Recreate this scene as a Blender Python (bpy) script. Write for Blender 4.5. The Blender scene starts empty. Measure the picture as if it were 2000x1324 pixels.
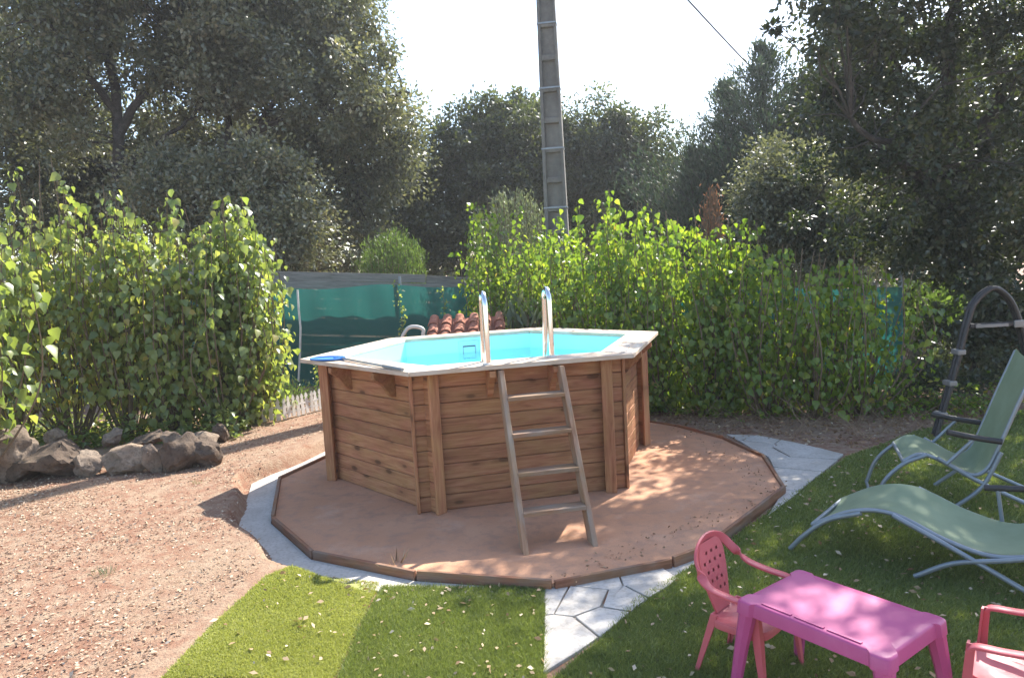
import bpy, math, random
import numpy as np
from mathutils import Vector, Matrix, noise as mnoise
rng = np.random.default_rng(7); random.seed(7)
R = math.radians
sc = bpy.context.scene

# ------------------------------------------------------------------ camera
F_PX, PITCH, ROLL, CAM_H = 1400.0, 0.0972, -0.0549, 1.9188
fw = np.array([0, math.cos(PITCH), -math.sin(PITCH)]); rt = np.array([1., 0, 0]); up = np.cross(rt, fw)
_c, _s = math.cos(ROLL), math.sin(ROLL)
CR, CU = _c*rt + _s*up, -_s*rt + _c*up
CO = np.array([0, 0, CAM_H])
cam_d = bpy.data.cameras.new('camera'); cam = bpy.data.objects.new('camera', cam_d)
sc.collection.objects.link(cam)
m = Matrix.Identity(4)
for i in range(3):
    m[i][0] = CR[i]; m[i][1] = CU[i]; m[i][2] = -fw[i]; m[i][3] = CO[i]
cam.matrix_world = m
cam_d.sensor_width = 36.0; cam_d.lens = 36.0*F_PX/2000.0
cam_d.clip_start = 0.05; cam_d.clip_end = 2000
sc.camera = cam

# ------------------------------------------------------------------ light
SUN_AZ, SUN_EL = R(51.0), R(44.0)           # direction towards the sun, from +X counter-clockwise
w = bpy.data.worlds.new('World'); sc.world = w; w.use_nodes = True
nt = w.node_tree
sky = nt.nodes.new('ShaderNodeTexSky'); sky.sky_type = 'NISHITA'; sky.sun_disc = False
sky.sun_elevation = SUN_EL; sky.sun_rotation = R(90) - SUN_AZ
sky.air_density = 1.0; sky.dust_density = 1.2; sky.ozone_density = 1.0; sky.altitude = 100
bg = nt.nodes['Background']; bg.inputs[1].default_value = 0.15
nt.links.new(sky.outputs[0], bg.inputs[0])
sun_d = bpy.data.lights.new('sun', 'SUN'); sun_d.energy = 5.0; sun_d.angle = R(0.5); sun_d.color = (1, .95, .86)
sun = bpy.data.objects.new('sun', sun_d); sc.collection.objects.link(sun)
sdir = Vector((math.cos(SUN_EL)*math.cos(SUN_AZ), math.cos(SUN_EL)*math.sin(SUN_AZ), math.sin(SUN_EL)))
sun.rotation_euler = sdir.to_track_quat('Z', 'Y').to_euler(); sun.location = (6, 14, 20)
vs = sc.view_settings; vs.view_transform = 'Standard'; vs.look = 'None'; vs.gamma = 1; vs.exposure = 1.36
vs.use_curve_mapping = False
try:
    sc.cycles.max_bounces = 6; sc.cycles.transparent_max_bounces = 8
except Exception: pass

# ------------------------------------------------------------------ helpers
def ray(px, y):
    d = fw + (px[0]-1000)/F_PX*CR + (662-px[1])/F_PX*CU
    return CO + d*((y-CO[1])/d[1])
def back(px, z=0.):
    d = fw + (px[0]-1000)/F_PX*CR + (662-px[1])/F_PX*CU
    return CO + d*((z-CO[2])/d[2])
def sstep(a, b, x):
    t = np.clip((np.asarray(x, float)-a)/(b-a), 0, 1); return t*t*(3-2*t)

def tag(o, label=None, cat=None, group=None, kind=None):
    if label: o['label'] = label
    if cat: o['category'] = cat
    if group: o['group'] = group
    if kind: o['kind'] = kind
    return o
def empty(name, loc, label, cat, group=None):
    o = bpy.data.objects.new(name, None); o.location = loc; o.empty_display_size = .1
    sc.collection.objects.link(o); return tag(o, label, cat, group)
def root_loc(p):
    v = Vector((0, 0, 0))
    while p: v += p.location if p.type == 'EMPTY' else Vector((0, 0, 0)); p = p.parent
    return v
def wm(o):
    """world matrix worked out by hand (no depsgraph needed)"""
    b = Matrix.LocRotScale(o.location, o.rotation_euler, o.scale)
    return wm(o.parent) @ o.matrix_parent_inverse @ b if o.parent else b
def link(name, me, mat, parent=None, matrix=None, bevel=0):
    o = bpy.data.objects.new(name, me); sc.collection.objects.link(o)
    if mat and not me.materials: me.materials.append(mat)
    if parent:
        o.parent = parent; o.matrix_parent_inverse = wm(parent).inverted()
    if matrix is not None:
        l, r, s = matrix.decompose(); o.location = l; o.rotation_euler = r.to_euler(); o.scale = s
    if bevel:
        b = o.modifiers.new('bevel', 'BEVEL'); b.width = bevel; b.segments = 2; b.limit_method = 'ANGLE'
    return o
def np_mesh(name, V, F, tint=None, smooth=False):
    me = bpy.data.meshes.new(name); V = np.asarray(V, np.float32); F = np.asarray(F, np.int32)
    n, k = F.shape
    me.vertices.add(len(V)); me.vertices.foreach_set('co', V.ravel())
    me.loops.add(n*k); me.loops.foreach_set('vertex_index', F.ravel())
    me.polygons.add(n); me.polygons.foreach_set('loop_start', np.arange(n, dtype=np.int32)*k)
    me.update(calc_edges=True)
    if tint is not None:
        a = me.attributes.new('tint', 'FLOAT', 'FACE'); a.data.foreach_set('value', np.asarray(tint, np.float32))
    if smooth: me.polygons.foreach_set('use_smooth', np.ones(n, bool))
    return me

class MB:
    def __init__(s): s.v = []; s.f = []
    def add(s, vs_, fs):
        b = len(s.v); s.v += [tuple(map(float, p)) for p in vs_]; s.f += [tuple(b+i for i in f) for f in fs]; return s
    def box(s, c, sx, sy, sz, ax=(1,0,0), ay=(0,1,0), az=(0,0,1)):
        c = np.array(c, float); ax, ay, az = (np.array(a, float) for a in (ax, ay, az)); P = []
        for k in (-.5, .5):
            for (i, j) in ((-.5,-.5),(.5,-.5),(.5,.5),(-.5,.5)): P.append(c+ax*sx*i+ay*sy*j+az*sz*k)
        return s.add(P, [(3,2,1,0),(4,5,6,7),(0,1,5,4),(1,2,6,5),(2,3,7,6),(3,0,4,7)])
    def prism(s, poly, z0, z1):
        n = len(poly)
        P = [(p[0], p[1], z0) for p in poly]+[(p[0], p[1], z1) for p in poly]
        return s.add(P, [tuple(range(n))[::-1], tuple(range(n, 2*n))]+[(i, (i+1) % n, n+(i+1) % n, n+i) for i in range(n)])
    def tube(s, pts, r, seg=8, cap=True, section=None, ref=None):
        """swept tube; section = list of 2d points (times r) for non-round bars; ref = fixed 'up' for it"""
        pts = [np.array(p, float) for p in pts]; n = len(pts)
        rs = r if hasattr(r, '__len__') else [r]*n
        if section is None: section = [(math.cos(2*math.pi*k/seg), math.sin(2*math.pi*k/seg)) for k in range(seg)]
        seg = len(section); P = []; N = None
        for i in range(n):
            t = pts[min(i+1, n-1)]-pts[max(i-1, 0)]; t = t/(np.linalg.norm(t)+1e-12)
            if ref is not None: N = np.array(ref, float)
            elif N is None: N = np.array([0,0,1.]) if abs(t[2]) < .9 else np.array([1.,0,0])
            N = N-t*(N@t); N = N/(np.linalg.norm(N)+1e-12); B = np.cross(t, N)
            for (a, b) in section: P.append(pts[i]+rs[i]*(a*N+b*B))
        Fs = []
        for i in range(n-1):
            for k in range(seg):
                a = i*seg+k; b = i*seg+(k+1) % seg; Fs.append((a, b, b+seg, a+seg))
        if cap: Fs += [tuple(range(seg))[::-1], tuple((n-1)*seg+k for k in range(seg))]
        return s.add(P, Fs)
    def mesh(s, name, smooth=False):
        me = bpy.data.meshes.new(name); me.from_pydata(s.v, [], s.f); me.update()
        if smooth: me.polygons.foreach_set('use_smooth', np.ones(len(me.polygons), bool))
        return me
    def build(s, name, mat, parent=None, smooth=False, bevel=0):
        me = s.mesh(name, smooth); o = link(name, me, mat, parent, None, bevel)
        if smooth and hasattr(me, 'set_sharp_from_angle'): me.set_sharp_from_angle(angle=R(40))
        return o
def curve(pts, n=24):
    """Catmull-Rom through pts"""
    p = [np.array(q, float) for q in pts]; p = [2*p[0]-p[1]]+p+[2*p[-1]-p[-2]]; out = []
    m_ = len(p)-3
    for i in range(m_):
        k = max(2, n//m_)
        for j in range(k):
            t = j/k; a, b, c, d = p[i:i+4]
            out.append(.5*((2*b)+(c-a)*t+(2*a-5*b+4*c-d)*t*t+(3*b-a-3*c+d)*t**3))
    out.append(p[-2]); return out
def frame(o, x, y, z):
    M = Matrix.Identity(4)
    for i in range(3): M[i][0] = x[i]; M[i][1] = y[i]; M[i][2] = z[i]; M[i][3] = o[i]
    return M
def board(name, p0, p1, wdt, thk, wdir, mat, parent, bevel=.003):
    """a board from p0 to p1, its width along wdir; local x is the grain"""
    p0, p1 = Vector(p0), Vector(p1); x = (p1-p0); L = x.length; x.normalize()
    y = Vector(wdir); y = (y-x*y.dot(x)).normalized(); z = x.cross(y)
    me = MB().box((0,0,0), L, wdt, thk).mesh(name)
    return link(name, me, mat, parent, frame((p0+p1)/2, x, y, z), bevel)

# ------------------------------------------------------------------ materials
class NT:
    def __init__(s, name):
        s.m = bpy.data.materials.new(name); s.m.use_nodes = True; s.t = s.m.node_tree
        s.b = s.t.nodes['Principled BSDF']; s.o = s.t.nodes['Material Output']
    def n(s, typ, **kw):
        x = s.t.nodes.new('ShaderNode'+typ)
        for k, v in kw.items():
            if k.startswith('i_'):
                key = k[2:]; x.inputs[int(key) if key.isdigit() else key.replace('_', ' ')].default_value = v
            else: setattr(x, k, v)
        return x
    def l(s, a, b): s.t.links.new(a, b)
    def ramp(s, fac, stops):
        r = s.n('ValToRGB'); e = r.color_ramp.elements
        while len(e) < len(stops): e.new(.5)
        for i, (p, c) in enumerate(stops): e[i].position = p; e[i].color = (*c, 1) if len(c) == 3 else c
        s.l(fac, r.inputs[0]); return r.outputs[0]
    def coords(s, scale=(1,1,1), rand=False, space='Object'):
        tc = s.n('TexCoord'); mp = s.n('Mapping'); mp.inputs['Scale'].default_value = scale
        s.l(tc.outputs[space], mp.inputs[0])
        if rand:
            oi = s.n('ObjectInfo'); ml = s.n('Math', operation='MULTIPLY', i_1=37.0); s.l(oi.outputs['Random'], ml.inputs[0])
            s.l(ml.outputs[0], mp.inputs['Location'])
        return mp.outputs[0]
    def noise(s, co, scale, detail=4, rough=.55):
        x = s.n('TexNoise', i_Scale=scale, i_Detail=detail, i_Roughness=rough); s.l(co, x.inputs['Vector']); return x.outputs[0]
    def mix(s, fac, a, b, blend='MIX'):
        x = s.n('MixRGB', blend_type=blend)
        for i, q in ((0, fac), (1, a), (2, b)):
            if isinstance(q, (int, float)): x.inputs[i].default_value = q
            elif isinstance(q, tuple): x.inputs[i].default_value = (*q, 1)
            else: s.l(q, x.inputs[i])
        return x.outputs[0]
    def bump(s, h, strength=.3, dist=.01):
        x = s.n('Bump', i_Strength=strength, i_Distance=dist); s.l(h, x.inputs['Height']); s.l(x.outputs[0], s.b.inputs['Normal'])
    def col(s, c):
        if isinstance(c, tuple): s.b.inputs['Base Color'].default_value = (*c, 1)
        else: s.l(c, s.b.inputs['Base Color'])
    def rough(s, v): s.b.inputs['Roughness'].default_value = v

def m_plain(name, c, rough=.5, metal=0, var=.15, scale=8, bump=.1, rand=False, spec=.5):
    t = NT(name); co = t.coords(rand=rand); n = t.noise(co, scale, 5)
    a = tuple(x*(1-var) for x in c); b = tuple(min(1, x*(1+var)) for x in c)
    t.col(t.ramp(n, [(.3, a), (.7, b)])); t.rough(rough); t.b.inputs['Metallic'].default_value = metal
    t.b.inputs['Specular IOR Level'].default_value = spec
    if bump: t.bump(t.noise(co, scale*6, 3), bump, .004)
    return t.m
def m_wood(name, dark, mid, light, knots=True, rough=.7, grey=None):
    t = NT(name); co = t.coords((1.2, 14, 14), rand=True)
    co2 = t.coords((1, 1, 1), rand=True)
    warp = t.noise(t.coords((1.5, 4, 4), rand=True), 2.2, 2)
    wv = t.n('TexNoise', i_Scale=2.6, i_Detail=6, i_Roughness=.62, i_Distortion=.8); t.l(co, wv.inputs['Vector'])
    c = t.ramp(wv.outputs[0], [(.28, dark), (.5, mid), (.74, light)])
    oi = t.n('ObjectInfo'); hv = t.n('HueSaturation')
    mr = t.n('MapRange', i_3=.78, i_4=1.16); t.l(oi.outputs['Random'], mr.inputs[0]); t.l(mr.outputs[0], hv.inputs['Value'])
    mr2 = t.n('MapRange', i_3=.47, i_4=.52); t.l(warp, mr2.inputs[0]); t.l(mr2.outputs[0], hv.inputs['Hue'])
    t.l(c, hv.inputs['Color']); c = hv.outputs[0]
    if grey:
        c = t.mix(t.ramp(t.noise(t.coords((2, 6, 6), rand=True), 1.7, 5), [(.42, (0,0,0)), (.68, (.8,.8,.8))]), c, grey)
    if knots:
        v = t.n('TexVoronoi', i_Scale=1.0, i_Randomness=1.0); t.l(t.coords((2.9, .01, 7.5), rand=True), v.inputs['Vector'])
        k = t.ramp(v.outputs['Distance'], [(.0, (.92,.92,.92)), (.13, (.75,.75,.75)), (.18, (.25,.25,.25)), (.4, (0,0,0))])
        c = t.mix(k, c, tuple(x*.33 for x in dark))
    t.col(c); t.rough(rough); t.b.inputs['Specular IOR Level'].default_value = .3
    t.bump(wv.outputs[0], .35, .003); return t.m
def m_leaf(name, stops, trans, transcol, rough=.42, spec=.5):
    t = NT(name); a = t.n('Attribute', attribute_name='tint')
    c = t.ramp(a.outputs['Fac'], stops); t.col(c); t.rough(rough); t.b.inputs['Specular IOR Level'].default_value = spec
    tr = t.n('BsdfTranslucent'); t.l(t.mix(1.0, c, transcol, 'MULTIPLY'), tr.inputs[0])
    mx = t.n('MixShader', i_0=trans); t.l(t.b.outputs[0], mx.inputs[1]); t.l(tr.outputs[0], mx.inputs[2])
    t.l(mx.outputs[0], t.o.inputs[0]); return t.m

M = {}
M['wall_wood'] = m_wood('pool_wall_wood', (.25,.108,.047), (.37,.178,.08), (.465,.25,.122))
M['rim_wood'] = m_wood('rim_wood', (.46,.34,.23), (.58,.45,.32), (.68,.56,.42), knots=False, grey=(.62,.57,.50))
M['ladder_wood'] = m_wood('ladder_wood', (.20,.11,.055), (.29,.17,.092), (.37,.235,.135), knots=False, grey=(.29,.235,.185))
M['edge_wood'] = m_wood('edging_wood', (.17,.075,.035), (.27,.13,.065), (.36,.19,.10), knots=False, grey=(.22,.17,.13))
M['old_wood'] = m_wood('old_grey_wood', (.14,.12,.10), (.24,.21,.18), (.33,.29,.25), knots=False)
M['steel'] = m_plain('polished_steel', (.78,.78,.76), .12, 1, .03, 5, 0)
M['tube_grey'] = m_plain('grey_tube_paint', (.24,.27,.29), .38, .3, .08, 12, .03)
M['tube_dark'] = m_plain('dark_tube_paint', (.04,.035,.032), .5, .1, .2, 12, .05)
M['collar'] = m_plain('collar_plastic', (.24,.22,.20), .5, 0, .1)
M['alu'] = m_plain('aluminium_pole', (.6,.62,.64), .3, .9, .05, 6, 0)
M['blue_plastic'] = m_plain('blue_plastic', (.07,.24,.62), .45, 0, .1)
M['cream_tube'] = m_plain('cream_tube', (.55,.52,.46), .4, 0, .05)
M['white_plastic'] = m_plain('white_picket_plastic', (.66,.63,.57), .5, 0, .15, 20)
M['black'] = m_plain('black_rubber', (.02,.02,.022), .6)
M['concrete_pole'] = None

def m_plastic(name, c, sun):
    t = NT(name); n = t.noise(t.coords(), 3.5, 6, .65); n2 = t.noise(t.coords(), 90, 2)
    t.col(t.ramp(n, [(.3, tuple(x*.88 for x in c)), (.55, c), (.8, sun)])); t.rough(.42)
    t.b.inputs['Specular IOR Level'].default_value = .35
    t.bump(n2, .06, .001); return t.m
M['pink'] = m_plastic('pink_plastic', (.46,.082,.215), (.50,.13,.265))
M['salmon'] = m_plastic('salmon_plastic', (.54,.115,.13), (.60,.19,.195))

def m_concrete():
    t = NT('stained_concrete'); co = t.coords(); a = t.noise(co, 1.4, 7, .65); b = t.noise(co, 16, 4)
    c = t.ramp(a, [(.28, (.08,.077,.068)), (.5, (.195,.185,.16)), (.72, (.29,.275,.235))])
    z = t.n('SeparateXYZ'); t.l(co, z.inputs[0])
    zr = t.n('MapRange', i_1=1.5, i_2=5.5, i_3=0., i_4=.55); t.l(z.outputs[2], zr.inputs[0])   # darker and speckled towards the top of the post
    c = t.mix(t.mix(1.0, zr.outputs[0], t.ramp(b, [(.3, (.5,.5,.5)), (.6, (1,1,1))]), 'MULTIPLY'), c, (.085,.08,.075))
    t.col(c); t.rough(.9); t.bump(b, .5, .01); return t.m
M['concrete_pole'] = m_concrete()

def m_slab():
    t = NT('red_render_slab'); co = t.coords(); a = t.noise(co, .9, 6, .6); b = t.noise(co, 7, 6, .7); g = t.noise(co, 120, 3)
    c = t.ramp(a, [(.3, (.48,.23,.12)), (.55, (.56,.29,.165)), (.75, (.61,.345,.205))])
    c = t.mix(t.ramp(b, [(.36, (.7,.7,.7)), (.52, (0,0,0))]), c, (.36,.205,.135))
    c = t.mix(t.ramp(t.noise(co, 2.3, 7, .7), [(.55, (0,0,0)), (.72, (.45,.45,.45))]), c, (.60,.42,.31))
    c = t.mix(t.ramp(g, [(.35, (.25,.25,.25)), (.6, (0,0,0))]), c, (.25,.15,.10))
    t.col(c); t.rough(.88); t.bump(g, .35, .004); return t.m
M['slab'] = m_slab()
def m_soil():
    t = NT('dry_red_soil'); co = t.coords(); a = t.noise(co, .8, 7, .62); b = t.noise(co, 9, 7, .7); g = t.noise(co, 60, 4, .7)
    c = t.ramp(a, [(.32, (.19,.08,.045)), (.48, (.25,.125,.075)), (.62, (.29,.185,.12)), (.75,(.32,.23,.155))])
    c = t.mix(t.ramp(b, [(.42, (0,0,0)), (.62, (.8,.8,.8))]), c, (.36,.26,.175))
    c = t.mix(t.ramp(g, [(.3, (.8,.8,.8)), (.48, (0,0,0))]), c, (.17,.09,.06))
    t.col(c); t.rough(.95); t.bump(g, .8, .02); return t.m
M['soil'] = m_soil()
def m_paving():
    t = NT('pale_paving'); co = t.coords(rand=True); a = t.noise(co, 3, 6, .6); b = t.noise(co, 40, 4)
    c = t.ramp(a, [(.3, (.40,.36,.31)), (.6, (.52,.48,.43)), (.8, (.58,.55,.50))])
    c = t.mix(t.ramp(b, [(.35, (.5,.5,.5)), (.52, (0,0,0))]), c, (.30,.26,.21))
    t.col(c); t.rough(.85); t.bump(b, .4, .005); return t.m
M['paving'] = m_paving()
M['mortar'] = m_plain('mortar_joint', (.27,.235,.19), .95, 0, .3, 20, .5)
M['turf_base'] = m_plain('turf_backing', (.27,.28,.09), .95, 0, .3, 10, .3)
M['lawn_base'] = m_plain('lawn_soil', (.15,.165,.065), .95, 0, .45, 5, .5)
def m_stone(name, a, b, c3):
    t = NT(name); co = t.coords(rand=True); n = t.noise(co, 5, 7, .65); g = t.noise(co, 28, 5, .7)
    c = t.ramp(n, [(.3, a), (.52, b), (.75, c3)])
    t.col(t.mix(t.ramp(g, [(.35, (.7,.7,.7)), (.5, (0,0,0))]), c, tuple(x*.55 for x in a))); t.rough(.92); t.bump(g, .7, .02); return t.m
M['stone_dark'] = m_stone('dark_boulder', (.06,.040,.028), (.11,.076,.053), (.19,.135,.09))
M['stone_brown'] = m_stone('brown_boulder', (.14,.10,.075), (.22,.165,.12), (.32,.25,.19))
M['stone_pale'] = m_stone('pale_boulder', (.15,.105,.072), (.25,.18,.125), (.34,.265,.19))
M['tile'] = m_stone('terracotta', (.30,.10,.06), (.42,.165,.10), (.50,.24,.16))
M['render_wall'] = m_plain('pump_house_render', (.45,.38,.31), .9, 0, .2, 6, .4)
M['liner'] = m_plain('pool_liner', (.45,.86,.93), .5, 0, .03, 2, 0)
M['skimmer'] = m_plain('skimmer_plastic', (.42,.72,.82), .4, 0, .03)
M['bark'] = m_stone('oak_bark', (.028,.024,.02), (.058,.05,.042), (.11,.098,.085))
M['stem'] = m_plain('shrub_stem', (.17,.12,.075), .8, 0, .3, 20, .3)
M['twig'] = m_plain('dry_twig', (.22,.15,.09), .9, 0, .3, 20, .2)

def m_water():
    t = NT('pool_water'); t.t.nodes.remove(t.b)
    gl = t.n('BsdfGlossy', i_Roughness=.02); tr = t.n('BsdfTransparent'); tr.inputs[0].default_value = (.92,.995,1,1)
    n = t.noise(t.coords((1, 1, 1)), 3.2, 3); bp = t.n('Bump', i_Strength=.16, i_Distance=.03); t.l(n, bp.inputs['Height'])
    t.l(bp.outputs[0], gl.inputs['Normal'])
    fr = t.n('Fresnel', i_IOR=1.22); t.l(bp.outputs[0], fr.inputs['Normal'])
    mx = t.n('MixShader'); t.l(fr.outputs[0], mx.inputs[0]); t.l(tr.outputs[0], mx.inputs[1]); t.l(gl.outputs[0], mx.inputs[2])
    t.l(mx.outputs[0], t.o.inputs[0]); return t.m
M['water'] = m_water()
def m_net():
    t = NT('green_shade_net'); co = t.coords()
    wv = t.n('TexWave', wave_type='BANDS', bands_direction='Z', i_Scale=22, i_Distortion=2.5, i_Detail=3); t.l(co, wv.inputs[0])
    c = t.ramp(wv.outputs[0], [(.2, (.012,.10,.085)), (.8, (.025,.17,.14))]); t.col(c); t.rough(.7)
    tl = t.n('BsdfTranslucent'); tl.inputs[0].default_value = (.028,.19,.165,1)
    tp = t.n('BsdfTransparent')
    m1 = t.n('MixShader', i_0=.30); t.l(t.b.outputs[0], m1.inputs[1]); t.l(tl.outputs[0], m1.inputs[2])
    hole = t.ramp(t.noise(t.coords((40, 40, 200)), 3, 2), [(.35, (.02,.02,.02)), (.7, (.26,.26,.26))])
    m2 = t.n('MixShader'); t.l(hole, m2.inputs[0]); t.l(m1.outputs[0], m2.inputs[1]); t.l(tp.outputs[0], m2.inputs[2])
    t.l(m2.outputs[0], t.o.inputs[0]); return t.m
M['net'] = m_net()
def m_fabric():
    t = NT('green_sling_fabric'); co = t.coords(); n = t.noise(co, 6, 4); g = t.noise(t.coords((300, 300, 300)), 2, 2)
    c = t.ramp(n, [(.3, (.235,.295,.175)), (.7, (.295,.36,.225))]); t.col(c); t.rough(.75); t.bump(g, .2, .001)
    tl = t.n('BsdfTranslucent'); tl.inputs[0].default_value = (.20,.33,.15,1)
    mx = t.n('MixShader', i_0=.25); t.l(t.b.outputs[0], mx.inputs[1]); t.l(tl.outputs[0], mx.inputs[2]); t.l(mx.outputs[0], t.o.inputs[0]); return t.m
M['fabric'] = m_fabric()
L = {}
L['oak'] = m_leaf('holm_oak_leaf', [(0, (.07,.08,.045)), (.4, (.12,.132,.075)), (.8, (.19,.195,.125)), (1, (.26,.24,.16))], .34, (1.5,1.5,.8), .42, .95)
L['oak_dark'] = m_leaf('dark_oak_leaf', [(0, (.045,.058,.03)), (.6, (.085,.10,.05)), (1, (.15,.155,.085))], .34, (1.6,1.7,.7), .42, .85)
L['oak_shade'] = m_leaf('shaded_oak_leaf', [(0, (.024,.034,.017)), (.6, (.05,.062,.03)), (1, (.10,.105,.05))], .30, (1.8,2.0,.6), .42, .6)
L['hedge'] = m_leaf('lilac_leaf', [(0, (.115,.165,.045)), (.45, (.20,.26,.075)), (.8, (.32,.345,.11)), (1, (.42,.36,.13))], .52, (1.75,1.7,.85), .34, .9)
L['hedge_r'] = m_leaf('hedge_leaf', [(0, (.085,.15,.022)), (.45, (.165,.25,.036)), (.85, (.28,.33,.06)), (1, (.38,.30,.08))], .52, (1.8,1.75,.7), .36, .7)
L['shrub'] = m_leaf('light_shrub_leaf', [(0, (.07,.12,.03)), (1, (.15,.22,.065))], .35, (1.6,1.6,.8), .5, .4)
L['olive'] = m_leaf('olive_leaf', [(0, (.10,.13,.07)), (1, (.22,.25,.15))], .3, (1.4,1.4,.9), .45, .5)
L['conifer'] = m_leaf('cypress_leaf', [(0, (.035,.056,.034)), (1, (.09,.12,.07))], .2, (1.3,1.5,.9), .55, .3)
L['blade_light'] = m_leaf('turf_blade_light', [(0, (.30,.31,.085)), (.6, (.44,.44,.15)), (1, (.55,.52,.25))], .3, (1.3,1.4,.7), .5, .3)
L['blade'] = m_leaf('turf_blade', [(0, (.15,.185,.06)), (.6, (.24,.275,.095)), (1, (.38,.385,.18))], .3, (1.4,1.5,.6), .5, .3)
L['litter'] = m_leaf('dry_leaf_litter', [(0, (.16,.085,.04)), (.4, (.30,.19,.10)), (.8, (.44,.33,.21)), (1, (.55,.46,.34))], .12, (1.2,1.1,.8), .6, .3)
L['chip'] = m_leaf('pale_chips', [(0, (.20,.10,.06)), (.5, (.36,.24,.16)), (1, (.55,.45,.34))], .0, (1,1,1), .8, .2)
L['dry'] = m_leaf('dry_plant', [(0, (.22,.11,.06)), (1, (.36,.20,.12))], .3, (1.3,1.1,.9), .7, .2)

# ------------------------------------------------------------------ leaves
def unit(a): return a/(np.linalg.norm(a, axis=-1, keepdims=True)+1e-9)
SHAPES = {
 'oak': (np.array([(0,0,0),(.5,.27,.07),(1,0,0),(.5,-.27,.07)]), np.array([(0,1,2,3)])),
 'needle': (np.array([(0,0,0),(.5,.11,.02),(1,0,0),(.5,-.11,.02)]), np.array([(0,1,2,3)])),
 'blade': (np.array([(0,0,0),(.5,.028,.04),(1,0,.1),(.5,-.028,.04)]), np.array([(0,1,2,3)])),
 'heart': (np.array([(0,0,0),(.10,.34,.10),(.42,.40,.13),(1,0,-.20),(.42,-.40,.13),(.10,-.34,.10),(.42,0,0)]),
           np.array([(6,0,1),(6,1,2),(6,2,3),(6,3,4),(6,4,5),(6,5,0)])),
}
def leaf_arrays(P, A, N, size, shape):
    sv, sf = SHAPES[shape]; n = len(P)
    A = unit(A); N = unit(N-A*(N*A).sum(-1, keepdims=True)); S = np.cross(N, A)
    size = np.broadcast_to(np.asarray(size, float), (n,))[:, None, None]
    V = P[:, None, :]+size*(sv[None, :, 0:1]*A[:, None]+sv[None, :, 1:2]*S[:, None]+sv[None, :, 2:3]*N[:, None])
    Fc = sf[None]+(np.arange(n)*len(sv))[:, None, None]
    return V.reshape(-1, 3), Fc.reshape(-1, sf.shape[1]), len(sf)
def leaf_mesh(name, P, A, N, size, shape, tint):
    V, Fc, k = leaf_arrays(P, A, N, size, shape); return np_mesh(name, V, Fc, np.repeat(tint, k))
def rand_dirs(n): return unit(rng.normal(size=(n, 3)))

def limb_mb(mb, pts, r0, r1, seg=7, wob=.03, n=14):
    c = curve(pts, n); k = len(c)
    c = [p+rng.normal(size=3)*wob*(0 if i in (0,) else 1) for i, p in enumerate(c)]
    mb.tube(c, [r0+(r1-r0)*(i/(k-1))**.8 for i in range(k)], seg); return np.array(c)
def tree(name, label, cat, base, limbs, lobes, nclus, per, lsize, mat, group=None, crad=(.35,.7), shape='oak', tintbias=0, upb=.25, twigs=True):
    """limbs: list of (points, r0, r1), the first the trunk from the ground; lobes: (centre, radii) ellipsoids that the crown fills"""
    root = empty(name, tuple(base), label, cat, group)
    mb = MB(); pts = []
    pts.append(limb_mb(mb, *limbs[0])); mb.build('trunk', M['bark'], root, smooth=True)
    if len(limbs) > 1:
        for lb in limbs[1:]:
            mb = MB(); pts.append(limb_mb(mb, *lb)); mb.build('limb', M['bark'], root, smooth=True)
    P = np.concatenate([p[len(p)//3:] for p in pts])
    vol = np.array([np.prod(np.array(l[1])) ** .75 for l in lobes]); pick = rng.choice(len(lobes), nclus, p=vol/vol.sum())
    cen = np.array([l[0] for l in lobes], float)[pick]; rad = np.array([l[1] for l in lobes], float)[pick]
    d = rand_dirs(nclus)*(rng.random((nclus, 1))**.40)*rng.uniform(.85, 1.18, (nclus, 1))
    CC = cen+d*rad; cr = rng.uniform(*crad, nclus)*np.where(rng.random(nclus) < .35, .6, 1.)
    mb = MB()
    if twigs:
        for i in range(nclus):
            if rng.random() < .55:
                j = np.argmin(((P-CC[i])**2).sum(1)+rng.random(len(P))*.6); a = P[j]; b = CC[i]
                md = (a+b)/2+rng.normal(size=3)*.12+np.array([0,0,.1]); dl = np.linalg.norm(b-a)
                r_ = .008+.009*min(dl, 2.2)
                mb.tube([a, (a+md)/2+rng.normal(size=3)*.04, md, (md+b)/2+rng.normal(size=3)*.05, b], [r_, r_*.85, r_*.65, r_*.45, r_*.2], 4)
                for q in range(2): mb.tube([md+(b-md)*.5, b+rand_dirs(1)[0]*cr[i]*.7], [r_*.35, .004], 3)
        if mb.v: mb.build('branches', M['bark'], root)
    n = nclus*per; ci = np.repeat(np.arange(nclus), per)
    dd = rand_dirs(n); rr = rng.random(n)**.62*rng.uniform(.8,1.25,n)
    off = dd*(rr*cr[ci])[:, None]*np.array([1.1,1.1,.75])
    LP = CC[ci]+off
    A = unit(dd+rand_dirs(n)*.9+np.array([0,0,-.15])); N = rand_dirs(n)+np.array([0,0,upb])+sd*.25
    ct = rng.random(nclus)
    tint = np.clip(.12+.5*ct[ci]**1.5+rng.normal(size=n)*.18+tintbias, 0, 1)
    me = leaf_mesh('crown', LP, A, N, lsize*rng.uniform(.7, 1.3, n), shape, tint)
    link('crown', me, mat, root); return root
sd = np.array(sdir)

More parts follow.
